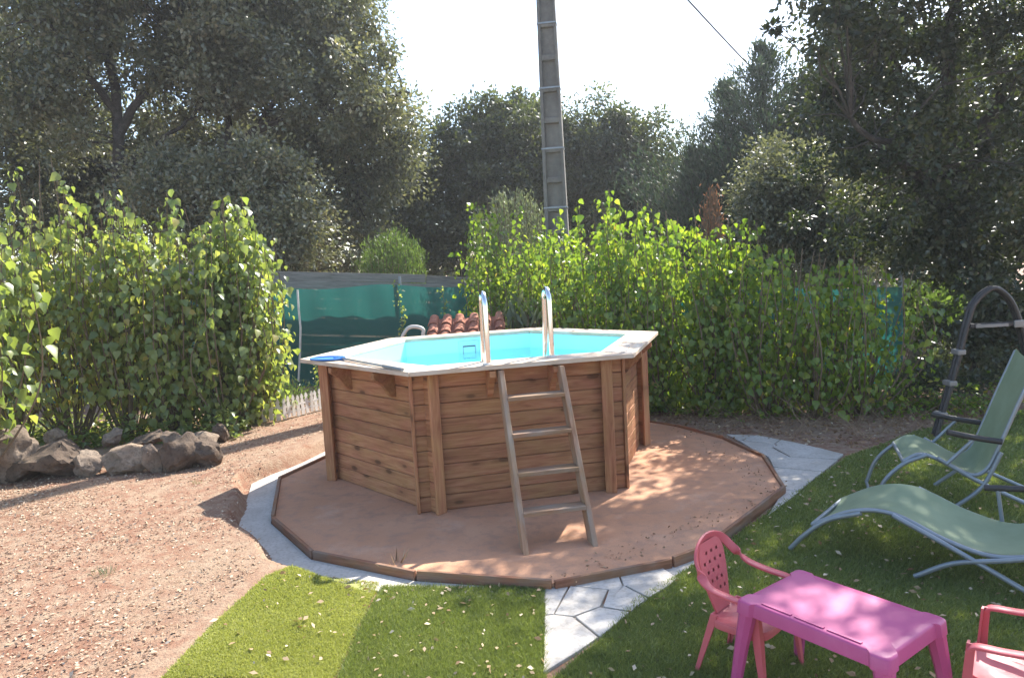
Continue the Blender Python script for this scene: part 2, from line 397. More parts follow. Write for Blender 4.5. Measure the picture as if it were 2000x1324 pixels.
# ------------------------------------------------------------------ the pool's plan, ground levels
HC = np.array([-0.2397, 7.1473]); TH = 3.35289; RIM_Z = 1.18
def hexpt(r, k, th=TH): a = th+k*math.pi/3; return np.array([HC[0]+r*math.cos(a), HC[1]+r*math.sin(a)])
BORDER_PX = [(640,893),(550,935),(537,1012),(615,1080),(815,1120),(1080,1138),(1310,1093),(1378,1068),(1528,955),(1488,893),(1410,857),(1320,833)]
SLAB = [back(p, .0)[:2] for p in BORDER_PX]+[np.array([1.2,8.95]), np.array([.2,9.35]), np.array([-.9,9.2]), np.array([-1.7,8.5])]
SLAB = np.array(SLAB)
def poly_dist(x, y, poly):
    """signed distance to polygon, negative inside (numpy arrays)"""
    x = np.asarray(x, float); y = np.asarray(y, float); d = np.full(x.shape, 1e9); ins = np.zeros(x.shape, bool); n = len(poly)
    for i in range(n):
        a = poly[i]; b = poly[(i+1) % n]; e = b-a
        t = np.clip(((x-a[0])*e[0]+(y-a[1])*e[1])/(e@e), 0, 1)
        d = np.minimum(d, np.hypot(x-a[0]-t*e[0], y-a[1]-t*e[1]))
        c = ((a[1] > y) != (b[1] > y)) & (x < (b[0]-a[0])*(y-a[1])/(b[1]-a[1]+1e-12)+a[0]); ins ^= c
    return np.where(ins, -d, d)
def ground_z(x, y):
    x = np.asarray(x, float); y = np.asarray(y, float)
    d = poly_dist(x, y, SLAB); s = sstep(-.7, -1.75, x)
    wob = .04*np.sin(x*3.1+y*2.3)+.03*np.sin(y*5.2-x*1.7)
    z = -.045+.135*s*sstep(.27+wob, .37+wob, d)
    z = z+.012*np.sin(x*1.9+1)*np.sin(y*1.6)*sstep(.6, 1.5, d)
    return np.where(d < .02, -.06, z)
def gpt(px, dz=0.):
    z = 0.
    for _ in range(8):
        p = back(px, z+dz); z = float(ground_z(p[0], p[1]))
    return np.array([p[0], p[1], z])

# ------------------------------------------------------------------ ground
def make_ground():
    gx = np.concatenate([[-400,-150,-60,-25,-14], np.arange(-10, -3.4, .25), np.arange(-3.4, 3.0, .03), np.arange(3.0, 10.1, .25), [14,25,60,150,400]])
    gy = np.concatenate([[-400,-100,-30,-8,-2], np.arange(0, 3, .25), np.arange(3, 9.8, .03), np.arange(9.8, 20, .4), [24,30,45,80,160,400]])
    X, Y = np.meshgrid(gx, gy); Z = ground_z(X, Y)
    V = np.stack([X, Y, Z], -1).reshape(-1, 3); nx = len(gx); ny = len(gy)
    i = np.arange((nx-1)*(ny-1)); r_, c_ = i//(nx-1), i % (nx-1); a = r_*nx+c_
    me = np_mesh('ground', V, np.stack([a, a+1, a+nx+1, a+nx], -1), smooth=True)
    tag(link('ground', me, M['soil']), kind='structure')
make_ground()
def sheet(name, poly, dz, mat, step=.12, kind='structure', parent=None, thick=0):
    """a sheet over the ground inside poly, following its level"""
    poly = np.array([p[:2] for p in poly]); import bmesh
    bm = bmesh.new(); vs_ = [bm.verts.new((p[0], p[1], 0)) for p in poly]; bm.faces.new(vs_)
    lo, hi = poly.min(0), poly.max(0)
    for ax in (0, 1):
        for c in np.arange(lo[ax]+step*.5, hi[ax], step):
            co = [0,0,0]; co[ax] = c; no = [0,0,0]; no[ax] = 1
            bmesh.ops.bisect_plane(bm, geom=bm.verts[:]+bm.edges[:]+bm.faces[:], plane_co=co, plane_no=no, dist=1e-5)
    xs = np.array([v.co.x for v in bm.verts]); ys = np.array([v.co.y for v in bm.verts]); z = ground_z(xs, ys)+dz
    for v, q in zip(bm.verts, z): v.co.z = q
    bmesh.ops.recalc_face_normals(bm, faces=bm.faces[:])
    me = bpy.data.meshes.new(name); bm.to_mesh(me); bm.free()
    if me.polygons and me.polygons[0].normal.z < 0: me.flip_normals()
    o = link(name, me, mat, parent); return tag(o, kind=kind) if kind else o

slab = MB().prism(list(SLAB), -.09, 0.0).build('slab', M['slab']); tag(slab, kind='structure')
# wood edging boards round the slab
edging = empty('wood_edging', (SLAB[5][0], SLAB[5][1], -.045), 'low reddish wooden boards edging the round slab under the pool', 'edging')
for i in range(len(SLAB)):
    a, b = SLAB[i], SLAB[(i+1) % len(SLAB)]; d = (b-a)/np.linalg.norm(b-a); nrm = np.array([d[1], -d[0]])
    if (nrm@((a+b)/2-HC)) < 0: nrm = -nrm
    a2 = a+nrm*.0155+d*.006; b2 = b+nrm*.0155-d*.006; z = -.016+.006*math.sin(i*2.1)
    board('board', (a2[0], a2[1], z), (b2[0], b2[1], z+.004*math.sin(i)), .085, .028, (0,0,1), M['edge_wood'], edging, .004)

# pale concrete strip round the left and front of the slab
outer = []; inner = []
cen = SLAB.mean(0)
for i, wd in ((13,.3),(14,.3),(15,.3),(0,.30),(1,.30),(2,.29),(3,.27),(4,.24),(5,.20)):
    p = SLAB[i]; e1 = SLAB[i]-SLAB[i-1]; e2 = SLAB[(i+1) % len(SLAB)]-SLAB[i]
    n_ = unit(np.array([e1[1], -e1[0]])/np.linalg.norm(e1)+np.array([e2[1], -e2[0]])/np.linalg.norm(e2))
    if n_@(p-cen) < 0: n_ = -n_
    outer.append(p+n_*wd); inner.append(p+n_*.035)
mb = MB(); n = len(outer)
for i in range(n-1):
    k = 6
    for j in range(k):
        t0, t1 = j/k, (j+1)/k
        q = [inner[i]+(inner[i+1]-inner[i])*t0, inner[i]+(inner[i+1]-inner[i])*t1, outer[i]+(outer[i+1]-outer[i])*t1, outer[i]+(outer[i+1]-outer[i])*t0]
        mb.add([(p[0], p[1], -.034) for p in q], [(0,1,2,3)])
tag(mb.build('paving_strip', M['paving']), kind='structure')

# flagstones: front path and right-hand path
def clip_cells(poly, seeds, gap):
    """voronoi cells of seeds inside convex-ish poly, shrunk by gap"""
    out = []
    for i, s in enumerate(seeds):
        P = [np.array(p, float) for p in poly]
        for j, q in enumerate(seeds):
            if i == j: continue
            md = (s+q)/2; nn = (q-s)/np.linalg.norm(q-s); md = md-nn*gap; Q = []
            for k in range(len(P)):
                a, b = P[k], P[(k+1) % len(P)]; da, db = (a-md)@nn, (b-md)@nn
                if da <= 0: Q.append(a)
                if (da < 0) != (db < 0) and abs(da-db) > 1e-9: Q.append(a+(b-a)*da/(da-db))
            P = Q
            if len(P) < 3: break
        if len(P) >= 3: out.append(P)
    return out
def flag_path(name, poly_px, nseed, seed, dz):
    poly = [gpt(p)[:2] for p in poly_px]; A = np.array(poly)
    bed = sheet(name, poly, dz, M['mortar'], .4)
    r2 = np.random.default_rng(seed); lo, hi = A.min(0), A.max(0); S = []
    while len(S) < nseed:
        c = lo+(hi-lo)*r2.random(2)
        if poly_dist(c[0:1], c[1:2], A)[0] < .02 and all(np.linalg.norm(c-s) > .2 for s in S): S.append(c)
        elif r2.random() < .0003: break
    for P in clip_cells(poly, S, .006):
        P = [p+r2.normal(size=2)*.004 for p in P]
        c = np.mean(P, 0); z = float(ground_z(c[0], c[1]))+dz
        MB().prism(P, z-.01, z+.010+r2.random()*.006).build('flagstone', M['paving'], bed, bevel=.004)
    return bed
flag_path('flagstone_path', [(1064,1152),(1085,1147),(1200,1128),(1310,1103),(1380,1078),(1395,1086),(1300,1150),(1240,1190),(1195,1232),(1130,1275),(1062,1320)], 9, 3, .004)
flag_path('side_path', [(1420,850),(1480,852),(1560,868),(1648,890),(1600,930),(1535,985),(1500,1010),(1535,958),(1500,895)], 9, 5, .004)

# turf and lawn
def blades(parent, poly, n, mat, h=(.022,.042), wd=.0045, near=True, tintb=0.):
    A = np.array([p[:2] for p in poly]); lo, hi = A.min(0), A.max(0); P = np.zeros((0, 2))
    while len(P) < n:
        c = lo+(hi-lo)*rng.random((n*2, 2))
        if near:
            dist = np.hypot(c[:, 0], c[:, 1]); c = c[rng.random(len(c)) < np.minimum(1, (3.2/dist)**2)]
        c = c[poly_dist(c[:, 0], c[:, 1], A) < rng.normal(size=len(c))*.006]; P = np.concatenate([P, c])
    P = P[:n]; z = ground_z(P[:, 0], P[:, 1])+.003; dist = np.hypot(P[:, 0], P[:, 1])
    a = rng.random(n)*6.283; ww = wd*np.maximum(1, dist/3.5)*rng.uniform(.7, 1.3, n); hh = rng.uniform(*h, n)
    dx = np.stack([np.cos(a), np.sin(a), 0*a], -1)*ww[:, None]*.5
    B = np.stack([P[:, 0], P[:, 1], z], -1); ln = rng.normal(size=(n, 2))*.55+np.array([.1,-.25])
    T = B+np.stack([ln[:, 0]*hh, ln[:, 1]*hh, hh], -1)
    V = np.stack([B-dx, B+dx, T], 1).reshape(-1, 3); Fc = np.arange(3*n).reshape(n, 3)
    pn = .5+.5*np.sin(P[:, 0]*5+1.3*np.sin(P[:, 1]*4))*np.cos(P[:, 1]*6.1)
    me = np_mesh('grass_blades', V, Fc, np.clip(.3+.25*pn+rng.normal(size=n)*.22+tintb, 0, 1))
    return tag(link('grass_blades', me, mat, parent), kind='stuff')
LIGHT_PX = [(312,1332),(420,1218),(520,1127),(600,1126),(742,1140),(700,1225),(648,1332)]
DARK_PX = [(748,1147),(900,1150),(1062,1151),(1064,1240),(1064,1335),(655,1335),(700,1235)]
LAWN_PX = [(1070,1335),(1180,1243),(1240,1176),(1370,1094),(1520,988),(1655,892),(1790,842),(2060,790),(2300,800),(2300,1400),(1070,1400)]
def turf(name, px, base, blade, n, label, cat, dz, kw):
    poly = [gpt(p) for p in px]
    if cat:
        c = np.mean([p for p in poly], 0); root = empty(name, (c[0], c[1], c[2]), label, cat, 'artificial turf mats laid before the pool')
        sheet('backing', poly, dz, base, .15, None, root); blades(root, poly, n, blade, **kw)
    else:
        o = sheet(name, poly, dz, base, .3); blades(o, poly, n, blade, **kw)
    return poly
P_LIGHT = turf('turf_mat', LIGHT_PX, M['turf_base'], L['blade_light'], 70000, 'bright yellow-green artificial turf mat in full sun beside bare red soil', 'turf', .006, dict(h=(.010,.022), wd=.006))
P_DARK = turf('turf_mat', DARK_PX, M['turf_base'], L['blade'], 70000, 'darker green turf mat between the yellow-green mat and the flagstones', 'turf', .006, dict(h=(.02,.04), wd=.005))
P_LAWN = turf('lawn', LAWN_PX, M['lawn_base'], L['blade'], 210000, None, None, .004, dict(h=(.016,.036), wd=.0055))

# leaf litter and chips
def scatter(name, P, size, mat, tint, flat=.35, shape='oak', lift=.006):
    n = len(P); z = ground_z(P[:, 0], P[:, 1])+lift
    A = rng.normal(size=(n, 3))*np.array([1,1,flat*.5]); N = np.array([0,0,1.])+rng.normal(size=(n, 3))*flat
    me = leaf_mesh(name, np.stack([P[:, 0], P[:, 1], z], -1), A, N, size, shape, tint)
    return tag(link(name, me, mat), kind='stuff')
def pts_in(poly, n, mind=None):
    A = np.array([p[:2] for p in poly]); lo, hi = A.min(0), A.max(0); P = np.zeros((0, 2))
    while len(P) < n:
        c = lo+(hi-lo)*rng.random((n*2, 2)); c = c[poly_dist(c[:, 0], c[:, 1], A) < 0]; P = np.concatenate([P, c])
    return P[:n]
GRAVEL = [(-6.5,2.5),(-2.0,2.5),(-1.85,3.4),(-1.7,4.6),(-1.0,4.5),(-2.0,5.2),(-2.6,6.5),(-2.5,8),(-1.8,9.5),(-2.5,10.5),(-4.2,9.8),(-3.6,8.6),(-5.6,7.7),(-6.5,7.2)]
G = pts_in(GRAVEL, 60000); dG = poly_dist(G[:, 0], G[:, 1], SLAB); G = G[dG > .31]
cl = .5+.5*np.sin(G[:, 0]*2.3+np.sin(G[:, 1]*1.9)*1.5)*np.sin(G[:, 1]*2.1+1); G = G[rng.random(len(G)) < .15+.85*cl]
G = G[poly_dist(G[:, 0], G[:, 1], np.array([p[:2] for p in P_LIGHT])) > .01]
o = scatter('wood_chips', G, rng.uniform(.008, .034, len(G))*rng.uniform(.6,1.15,len(G)), L['chip'], np.clip(rng.normal(.55, .25, len(G)), 0, 1), .5)
tag(o, 'pale dry chips and leaf scraps strewn over the red soil', 'leaf litter')
W = np.concatenate([pts_in(P_LIGHT, 60), pts_in(P_DARK, 110), pts_in([(0.1,3.0),(2,3.0),(4.5,3.8),(4.5,7.2),(3.0,6.5),(1.3,4.6),(.6,3.9)], 750)])
o = scatter('fallen_leaves', W, rng.uniform(.018, .05, len(W)), L['litter'], np.clip(rng.normal(.65, .25, len(W)), 0, 1), .55, lift=.032)
tag(o, 'dry fallen leaves scattered over turf mats and lawn', 'leaf litter')
W = pts_in([(1.75,8.45),(2.3,7.6),(2.9,7.3),(3.6,6.9),(5,7.3),(6,8),(5.4,9.8),(0.5,11.6),(-.4,10.2),(.8,9.4)], 7000)
W = W[poly_dist(W[:, 0], W[:, 1], SLAB) > .06]
o = scatter('hedge_litter', W, rng.uniform(.02, .06, len(W)), L['litter'], np.clip(rng.normal(.35, .25, len(W)), 0, 1), .7)
tag(o, 'brown leaf litter lying under the right-hand hedge', 'leaf litter')
W = np.concatenate([SLAB[5]+(rng.random((150, 1)))*(SLAB[8]-SLAB[5])+rng.normal(size=(150, 2))*.06, SLAB[8]+(rng.random((150, 1)))*(SLAB[11]-SLAB[8])+rng.normal(size=(150, 2))*.12, pts_in(SLAB*.55+HC*.45, 40)])
W = W[poly_dist(W[:, 0], W[:, 1], np.array([hexpt(1.62, k) for k in range(6)])) > 0]
o = scatter('slab_litter', W, rng.uniform(.012, .032, len(W)), L['litter'], np.clip(rng.normal(.3, .2, len(W)), 0, 1), .5, lift=.066)
tag(o, 'small leaf scraps gathered along the slab edging', 'leaf litter')

# ------------------------------------------------------------------ pool
pool = empty('wooden_pool', (HC[0], HC[1], 0), 'hexagonal above-ground pool clad in brown pine planks', 'pool')
RW, TAIL, PH, NP, THK = 1.555, .10, .1255, 9, .045
face_len = RW                                       # side of a hexagon equals its radius
sec = [(-.5*THK, -PH/2+.0018), (.5*THK-.006, -PH/2+.0018), (.5*THK, -PH/2+.008), (.5*THK, PH/2-.008), (.5*THK-.006, PH/2-.0018), (-.5*THK, PH/2-.0018)]
Lp = face_len+2*TAIL; pm = MB()
pm.add([(-Lp/2, a, b) for a, b in sec]+[(Lp/2, a, b) for a, b in sec], [tuple(range(6)), tuple(range(6, 12))[::-1]]+[(i, i+6, (i+1) % 6+6, (i+1) % 6) for i in range(6)])
plank_me = pm.mesh('plank'); plank_me.materials.append(M['wall_wood'])
br = MB(); bt = .05
prof = [(0,0),(.20,0),(.20,-.05),(.12,-.11),(.055,-.20),(.03,-.225),(0,-.225)]
br.add([(-bt/2, p[0], p[1]) for p in prof]+[(bt/2, p[0], p[1]) for p in prof], [tuple(range(7))[::-1], tuple(range(7, 14))]+[(i, (i+1) % 7, (i+1) % 7+7, i+7) for i in range(7)])
br_me = br.mesh('bracket'); br_me.materials.append(M['wall_wood'])
bat_me = MB().box((0,0,0), 1.128, .092, .026).mesh('corner_batten'); bat_me.materials.append(M['wall_wood'])
FACES = []
for k in range(6):
    a, b = hexpt(RW, k), hexpt(RW, k+1); mid = (a+b)/2; x = Vector((*(b-a), 0)).normalized(); nrm = Vector((*(mid-HC), 0)).normalized()
    y = Vector((0,0,1)).cross(x)
    if y.dot(nrm) < 0: x = -x; y = -y
    FACES.append((mid, x, nrm))
    # the boards of neighbouring sides interlock: every other side sits half a board lower in its corner joint
    for j in range(NP):
        link('plank', plank_me, None, pool, frame((mid[0], mid[1], PH/2+j*PH+.002), x, nrm, Vector((0,0,1))))
    for s in (-1, 1):
        p = Vector((*mid, .566))+x*s*(Lp/2+.0145)
        link('corner_batten', bat_me, None, pool, frame(p, Vector((0,0,1)), nrm, Vector((0,0,1)).cross(nrm)), .004)
        q = Vector((*mid, 1.131))+x*s*(.26 if k == 1 else .36)+nrm*(THK/2+.001)
        link('bracket', br_me, None, pool, frame(q, x, nrm, Vector((0,0,1))), .004)
# rim: three mitred boards a side
RO, RI = 1.827, 1.467
for k in range(6):
    mid, x, nrm = FACES[k]; rings = np.linspace(RI, RO, 4)
    for j in range(3):
        r0, r1 = rings[j]+.0025, rings[j+1]-.0025
        c = math.cos(math.pi/6); P = []
        for rr_, sgn in ((r0,-1),(r0,1),(r1,1),(r1,-1)): P.append((sgn*(rr_/2-.003), rr_*c))
        me = MB().prism(P, -.036, 0).mesh('rim_board')
        link('rim_board', me, M['rim_wood'], pool, frame((HC[0], HC[1], RIM_Z), x, nrm, Vector((0,0,1))), .004)
# liner
lin = MB(); RL = 1.472
for k in range(6):
    a, b = hexpt(RL, k), hexpt(RL, k+1)
    lin.add([(*a, .03), (*b, .03), (*b, 1.142), (*a, 1.142)], [(0,1,2,3)])
    a2, b2 = hexpt(RL+.05, k), hexpt(RL+.05, k+1)
    lin.add([(*a, 1.142), (*b, 1.142), (*b2, 1.142), (*a2, 1.142)], [(0,1,2,3)])
lin.add([(*hexpt(RL, k), .03) for k in range(6)], [tuple(range(6))])
liner = lin.build('liner', M['liner'], pool)
# skimmer plate on the back-left wall
bk = 4; mid, x, nrm = FACES[bk]; cc = Vector((*HC, 0))+nrm*(RL*math.cos(math.pi/6)-.006)
sk_c = np.array(ray((917,674), HC[1]+1.2)); tt = Vector(sk_c-np.array(cc)).dot(x)
skc = cc+x*tt; skc.z = 1.0
SK = MB().box(skc, .24, .012, .22, x, nrm, (0,0,1)).build('skimmer', M['skimmer'], pool, bevel=.004)
for dz, wv_, hh in ((.045,.15,.012),(-.05,.15,.008)):
    MB().box(skc-nrm*.008+Vector((0,0,dz)), wv_, .006, hh, x, nrm, (0,0,1)).build('slot', M['black'] if dz > 0 else M['skimmer'], SK)
for s in (-1, 1):
    MB().box(skc-nrm*.008+x*s*.072, .006, .006, .09, x, nrm, (0,0,1)).build('flap_edge', M['tube_grey'], SK)
wat = MB().add([(*hexpt(RL-.002, k), .975) for k in range(6)], [tuple(range(6))]).build('water', M['water'])
tag(wat, 'clear turquoise water filling the hexagonal pool', 'water', kind='structure')

# stainless handrails: one leg on the rim, one down into the water
_, fx, fn = FACES[1]
def on_front(px): p = back(px, RIM_Z); return p
railroot = empty('pool_ladder', tuple(on_front((1015,705))), 'polished steel ladder with two arched handrails rising from the pool rim', 'ladder')
rail_feet = []
for px in ((954,712),(1078,697)):
    p = Vector(on_front(px)); top = .56; dep = .17
    pts = [p+Vector((0,0,-.0)), p+Vector((0,0,top-.10))]
    for k in range(1, 8):
        a = math.pi*k/8; pts.append(p-fn*dep*(1-math.cos(a))/2+Vector((0,0,top-.10+.10*math.sin(a))))
    q = p-fn*dep
    pts += [q+Vector((0,0,top-.10)), q+Vector((0,0,.25)), q-fn*.05+Vector((0,0,-.02)), q-fn*.05+Vector((0,0,-.95))]
    MB().tube([tuple(v) for v in pts], .0225, 14).build('handrail', M['steel'], railroot, smooth=True)
    fl = MB().tube([tuple(p+Vector((0,0,-.001))), tuple(p+Vector((0,0,.012)))], .045, 20).build('flange', M['white_plastic'], railroot, smooth=True, bevel=.003)
    rail_feet.append(q-fn*.05)
for z in (.80, .56, .32):
    a, b = rail_feet; MB().box((a+b)/2+Vector((0,0,z-RIM_Z)), (b-a).length, .09, .03, (b-a).normalized(), fn, (0,0,1)).build('tread', M['white_plastic'], railroot)

# wooden outside ladder
lad = empty('wooden_ladder', tuple(back((1090,1066), 0)), 'weathered wooden four-step ladder leaning against the pool front', 'ladder')
f0, f1 = Vector(back((1025,1078), 0)), Vector(back((1157,1060), 0))
t0, t1 = Vector(back((976,722), 1.135)), Vector(back((1094,713), 1.135))
fm, tm = (f0+f1)/2, (t0+t1)/2
lx = (f1-f0+t1-t0); lx.z = 0; lx.normalize(); wl = .5*((f1-f0).length+(t1-t0).length)
LB, LT = fm, tm
dirn = (LT-LB).normalized(); ln_ = lx.cross(dirn)
if ln_.dot(fn) < 0: ln_ = -ln_
for s in (-1, 1):
    # stile with level-cut ends
    wv_ = .105; c0 = LB+lx*s*wl/2; c1 = LT+lx*s*wl/2
    h = fn*(wv_/2/max(.3, abs(ln_.dot(fn)))); th = lx*.019
    P = [c0-h-th, c0+h-th, c0+h+th, c0-h+th, c1-h-th, c1+h-th, c1+h+th, c1-h+th]
    Lq = (c1-c0).length; Mx = frame((c0+c1)/2, dirn, ln_, dirn.cross(ln_)); Mi = Mx.inverted()
    me = MB().add([tuple(Mi @ p) for p in P], [(3,2,1,0),(4,5,6,7),(0,1,5,4),(1,2,6,5),(2,3,7,6),(3,0,4,7)]).mesh('stile')
    link('stile', me, M['ladder_wood'], lad, Mx, .004)
for yp in (772, 843, 917, 993):
    # step height from the pixel row of the step's middle, on the ladder's plane
    best = min(np.linspace(.05, 1.1, 300), key=lambda z: abs(_py(LB+(LT-LB)*(z/1.135), yp)) if False else abs((662-F_PX*float((np.array(LB+(LT-LB)*(z/1.135))-CO)@CU)/float((np.array(LB+(LT-LB)*(z/1.135))-CO)@fw))-yp))
    c = LB+(LT-LB)*(best/1.135)
    me = MB().box((0,0,0), wl-.034, .125, .03).mesh('step')
    link('step', me, M['ladder_wood'], lad, frame(c+fn*.01, lx, fn, Vector((0,0,1))), .004)

# leaf net lying on the rim's left corner
nt0, nt1, nt2 = (Vector(back(p, RIM_Z+.016)) for p in ((612,699),(668,700),(786,722)))
net = empty('leaf_net', tuple(nt1), 'blue leaf skimmer net with grey pole lying on the pool rim', 'pool net')
mb = MB().tube([tuple(nt1), tuple(nt1+(nt2-nt1)*.75)], .011, 10).build('pole', M['alu'], net, smooth=True)
MB().tube([tuple(nt1+(nt2-nt1)*.72), tuple(nt2)], .0145, 10).build('grip', M['tube_grey'], net, smooth=True)
dv = (nt0-nt1); dv.z = 0; ld = dv.length; dv.normalize(); sv_ = Vector((-dv.y, dv.x, 0)); ring = []
for k in range(17):
    a = -math.pi*.9+1.8*math.pi*k/16; ring.append(nt1+dv*(ld*.52-ld*.5*math.cos(a+math.pi)*-1*-1)+sv_*.12*math.sin(a))
ring = [nt1+dv*(ld*.5+ld*.5*math.cos(a))+sv_*(.12*math.sin(a)) for a in np.linspace(-2.6, 2.6, 19)]
MB().tube([tuple(nt1)]+[tuple(v) for v in ring]+[tuple(nt1)], .009, 8).build('hoop', M['blue_plastic'], net, smooth=True)
mm = MB().add([tuple(v+Vector((0,0,-.004))) for v in ring], [tuple(range(len(ring)))]).build('mesh_bag', M['blue_plastic'], net)
MB().tube([tuple(nt1-dv*.03), tuple(nt1+dv*.09)], .018, 10).build('socket', M['blue_plastic'], net, smooth=True)

# pump house with canal tiles behind the pool
TY = 9.9
c_l, c_r = ray((832,655), TY), ray((986,648), TY)
ph = empty('pump_house', ((c_l[0]+c_r[0])/2, TY+.3, -.045), 'low pump house roofed with red canal tiles behind the pool', 'pump house')
rx0, rx1 = c_l[0], c_r[0]; zlow = .90; zhi = 1.22; dpt = .62
wallp = MB(); xa, xb = rx0+.05, rx1-.05
wallp.add([(xa,TY+.08,-.06),(xb,TY+.08,-.06),(xb,TY+.6,-.06),(xa,TY+.6,-.06),(xa,TY+.08,zlow-.02),(xb,TY+.08,zlow-.02),(xb,TY+.6,zhi-.05),(xa,TY+.6,zhi-.05)], [(3,2,1,0),(4,5,6,7),(0,1,5,4),(1,2,6,5),(2,3,7,6),(3,0,4,7)])
wallp.build('wall', M['render_wall'], ph)
slope = Vector((0, dpt, zhi-zlow)).normalized(); rn = Vector((1,0,0)).cross(slope)
def tile_mesh(conc, name):
    m_ = MB(); Ln = .27; P = []; n = 9
    for e, (yy, r_) in enumerate(((0,.078),(Ln,.064))):
        for th_ in (0, .012):
            for k in range(n):
                a = math.pi*k/(n-1); s = -1 if conc else 1
                P.append(((r_-th_)*math.cos(a), yy, s*(r_-th_)*math.sin(a)*.85))
    Fs = []
    for k in range(n-1):
        o0, i0, o1, i1 = k, n+k, 2*n+k, 3*n+k
        Fs += [(o0, o0+1, o1+1, o1), (i0+1, i0, i1, i1+1), (o0+1, o0, i0, i0+1), (o1, o1+1, i1+1, i1)]
    Fs += [(0, 2*n, 3*n, n), (n-1, 2*n-1, 4*n-1, 3*n-1)]
    me = m_.add(P, Fs).mesh(name, True); me.set_sharp_from_angle(angle=R(50)); me.materials.append(M['tile']); return me
tc_, tp_ = tile_mesh(False, 'cover_tile'), tile_mesh(True, 'pan_tile')
ncol = 6; pit = (rx1-rx0-.14)/(ncol-1)
for i in range(ncol):
    for j in range(3):
        o_ = Vector((rx0+.07+i*pit, TY, zlow))+slope*(j*.205)
        tl = frame(o_+rn*.085+Vector((random.uniform(-.006,.006),0,0)), Vector((1,0,0)), (slope-rn*.07).normalized(), Vector((1,0,0)).cross((slope-rn*.07).normalized()))
        link('cover_tile', tc_, None, ph, tl @ Matrix.Rotation(random.uniform(-.05,.05), 4, 'Z'))
        if i < ncol-1:
            tl = frame(o_+Vector((pit/2,0,0))+rn*.095, Vector((1,0,0)), (slope-rn*.06).normalized(), Vector((1,0,0)).cross((slope-rn*.06).normalized()))
            link('pan_tile', tp_, None, ph, tl)
# cream tube of a second ladder outside the back-left of the rim
hp = [ray(p, 9.2) for p in ((786,656),(797,641),(812,638),(826,643),(826,654))]
hz = empty('ladder_handle', (hp[0][0], 9.2, float(ground_z(hp[0][0], 9.2))), 'cream tubular handle standing behind the pool beside the tiled pump house', 'handle')
q0, q1 = hp[0].copy(), hp[-1].copy(); q0[2] = q1[2] = -.05
MB().tube([q0]+curve(hp, 20)+[q1], .024, 12).build('tube', M['cream_tube'], hz, smooth=True)

# ------------------------------------------------------------------ fences
def net_panel(root, pts, zt, zb, name='net'):
    """pts: plan polyline; zt: top height at each point"""
    P = [np.array(p, float) for p in pts]; V = []; n = 60; m_ = 14; seg = np.linspace(0, len(P)-1, n)
    for s in seg:
        i = min(int(s), len(P)-2); t = s-i; p = P[i]+(P[i+1]-P[i])*t; top = zt[i]+(zt[i+1]-zt[i])*t-.05*math.sin(math.pi*t)**2
        for j in range(m_):
            v = j/(m_-1); V.append((p[0], p[1]+.035*math.sin(s*9+v*5)*v*(1-v)*3+.02*math.sin(s*23+v*2), zb+(top-zb)*v))
    Fs = [(a*m_+b, (a+1)*m_+b, (a+1)*m_+b+1, a*m_+b+1) for a in range(n-1) for b in range(m_-1)]
    return link(name, np_mesh(name, V, Fs, smooth=True), M['net'], root)
CORNER = np.array([-.3, 12.6])
nl = empty('net_fence', (-4, 12.2, -.05), 'dark green shade net fence stretched behind the left hedge and pool', 'fence')
net_panel(nl, [(-11, 11.6), (-7.4, 11.9), (-4.05, 12.2), (-2.2, 12.4), CORNER], [1.85, 1.85, 1.82, 1.78, 1.66], -.05)
for x_ in (-9, -6.4, -4.0, -1.9): 
    yy = 11.6+(x_+11)*.0935+.05; MB().tube([(x_, yy, -.1), (x_+.01, yy, 1.9)], .025, 8).build('post', M['tube_grey'], nl, smooth=True)
pp = [ray(p, 12.05) for p in ((581,566),(583,600),(587,640),(586,690),(583,745))]
MB().tube(pp, .018, 8).build('pale_pole', M['white_plastic'], nl, smooth=True)
nr = empty('net_fence', (2.5, 11.2, -.05), 'turquoise sunlit shade net fence seen through the right-hand hedge', 'fence')
net_panel(nr, [CORNER+np.array([.03,0]), (1.5, 11.75), (3.5, 10.7), (5.35, 9.75)], [1.66, 1.6, 1.5, 1.38], .0)
for x_, y_ in ((.1,12.5),(1.9,11.62),(3.6,10.75),(5.36,9.82)): MB().tube([(x_, y_, -.1), (x_, y_, 1.62)], .025, 8).build('post', M['tube_grey'], nr, smooth=True)
bf = empty('board_fence', (-2.2, 13.0, -.05), 'grey weathered board fence topping the green net behind the pool', 'fence')
a1, a0 = ray((925,540), 13.05), ray((470,527), 12.75)
a0 = a1+(a0-a1)*2.3
for j in range(12):
    u = 0.
    while u < 1:
        v = min(1., u+random.uniform(.2, .34)); z0, z1 = (random.uniform(-.014, .014) for _ in (0, 1))
        if 1-v < .08: v = 1.
        p0, p1 = a0+(a1-a0)*(u+.0006), a0+(a1-a0)*(v-.0006)
        board('plank', p0+np.array([0, random.uniform(0,.012), -.08-j*.163+z0]), p1+np.array([0, random.uniform(0,.012), -.08-j*.163+z1]), random.uniform(.142,.156), .025, (0,0,1), M['old_wood'], bf)
        u = v
for f_ in (0, .25, .5, .75, 1.0):
    u = a0+(a1-a0)*f_; board('post', (u[0], u[1]+.09, -.1), (u[0], u[1]+.09, u[2]-.06), .08, .08, (1,0,0), M['old_wood'], bf)

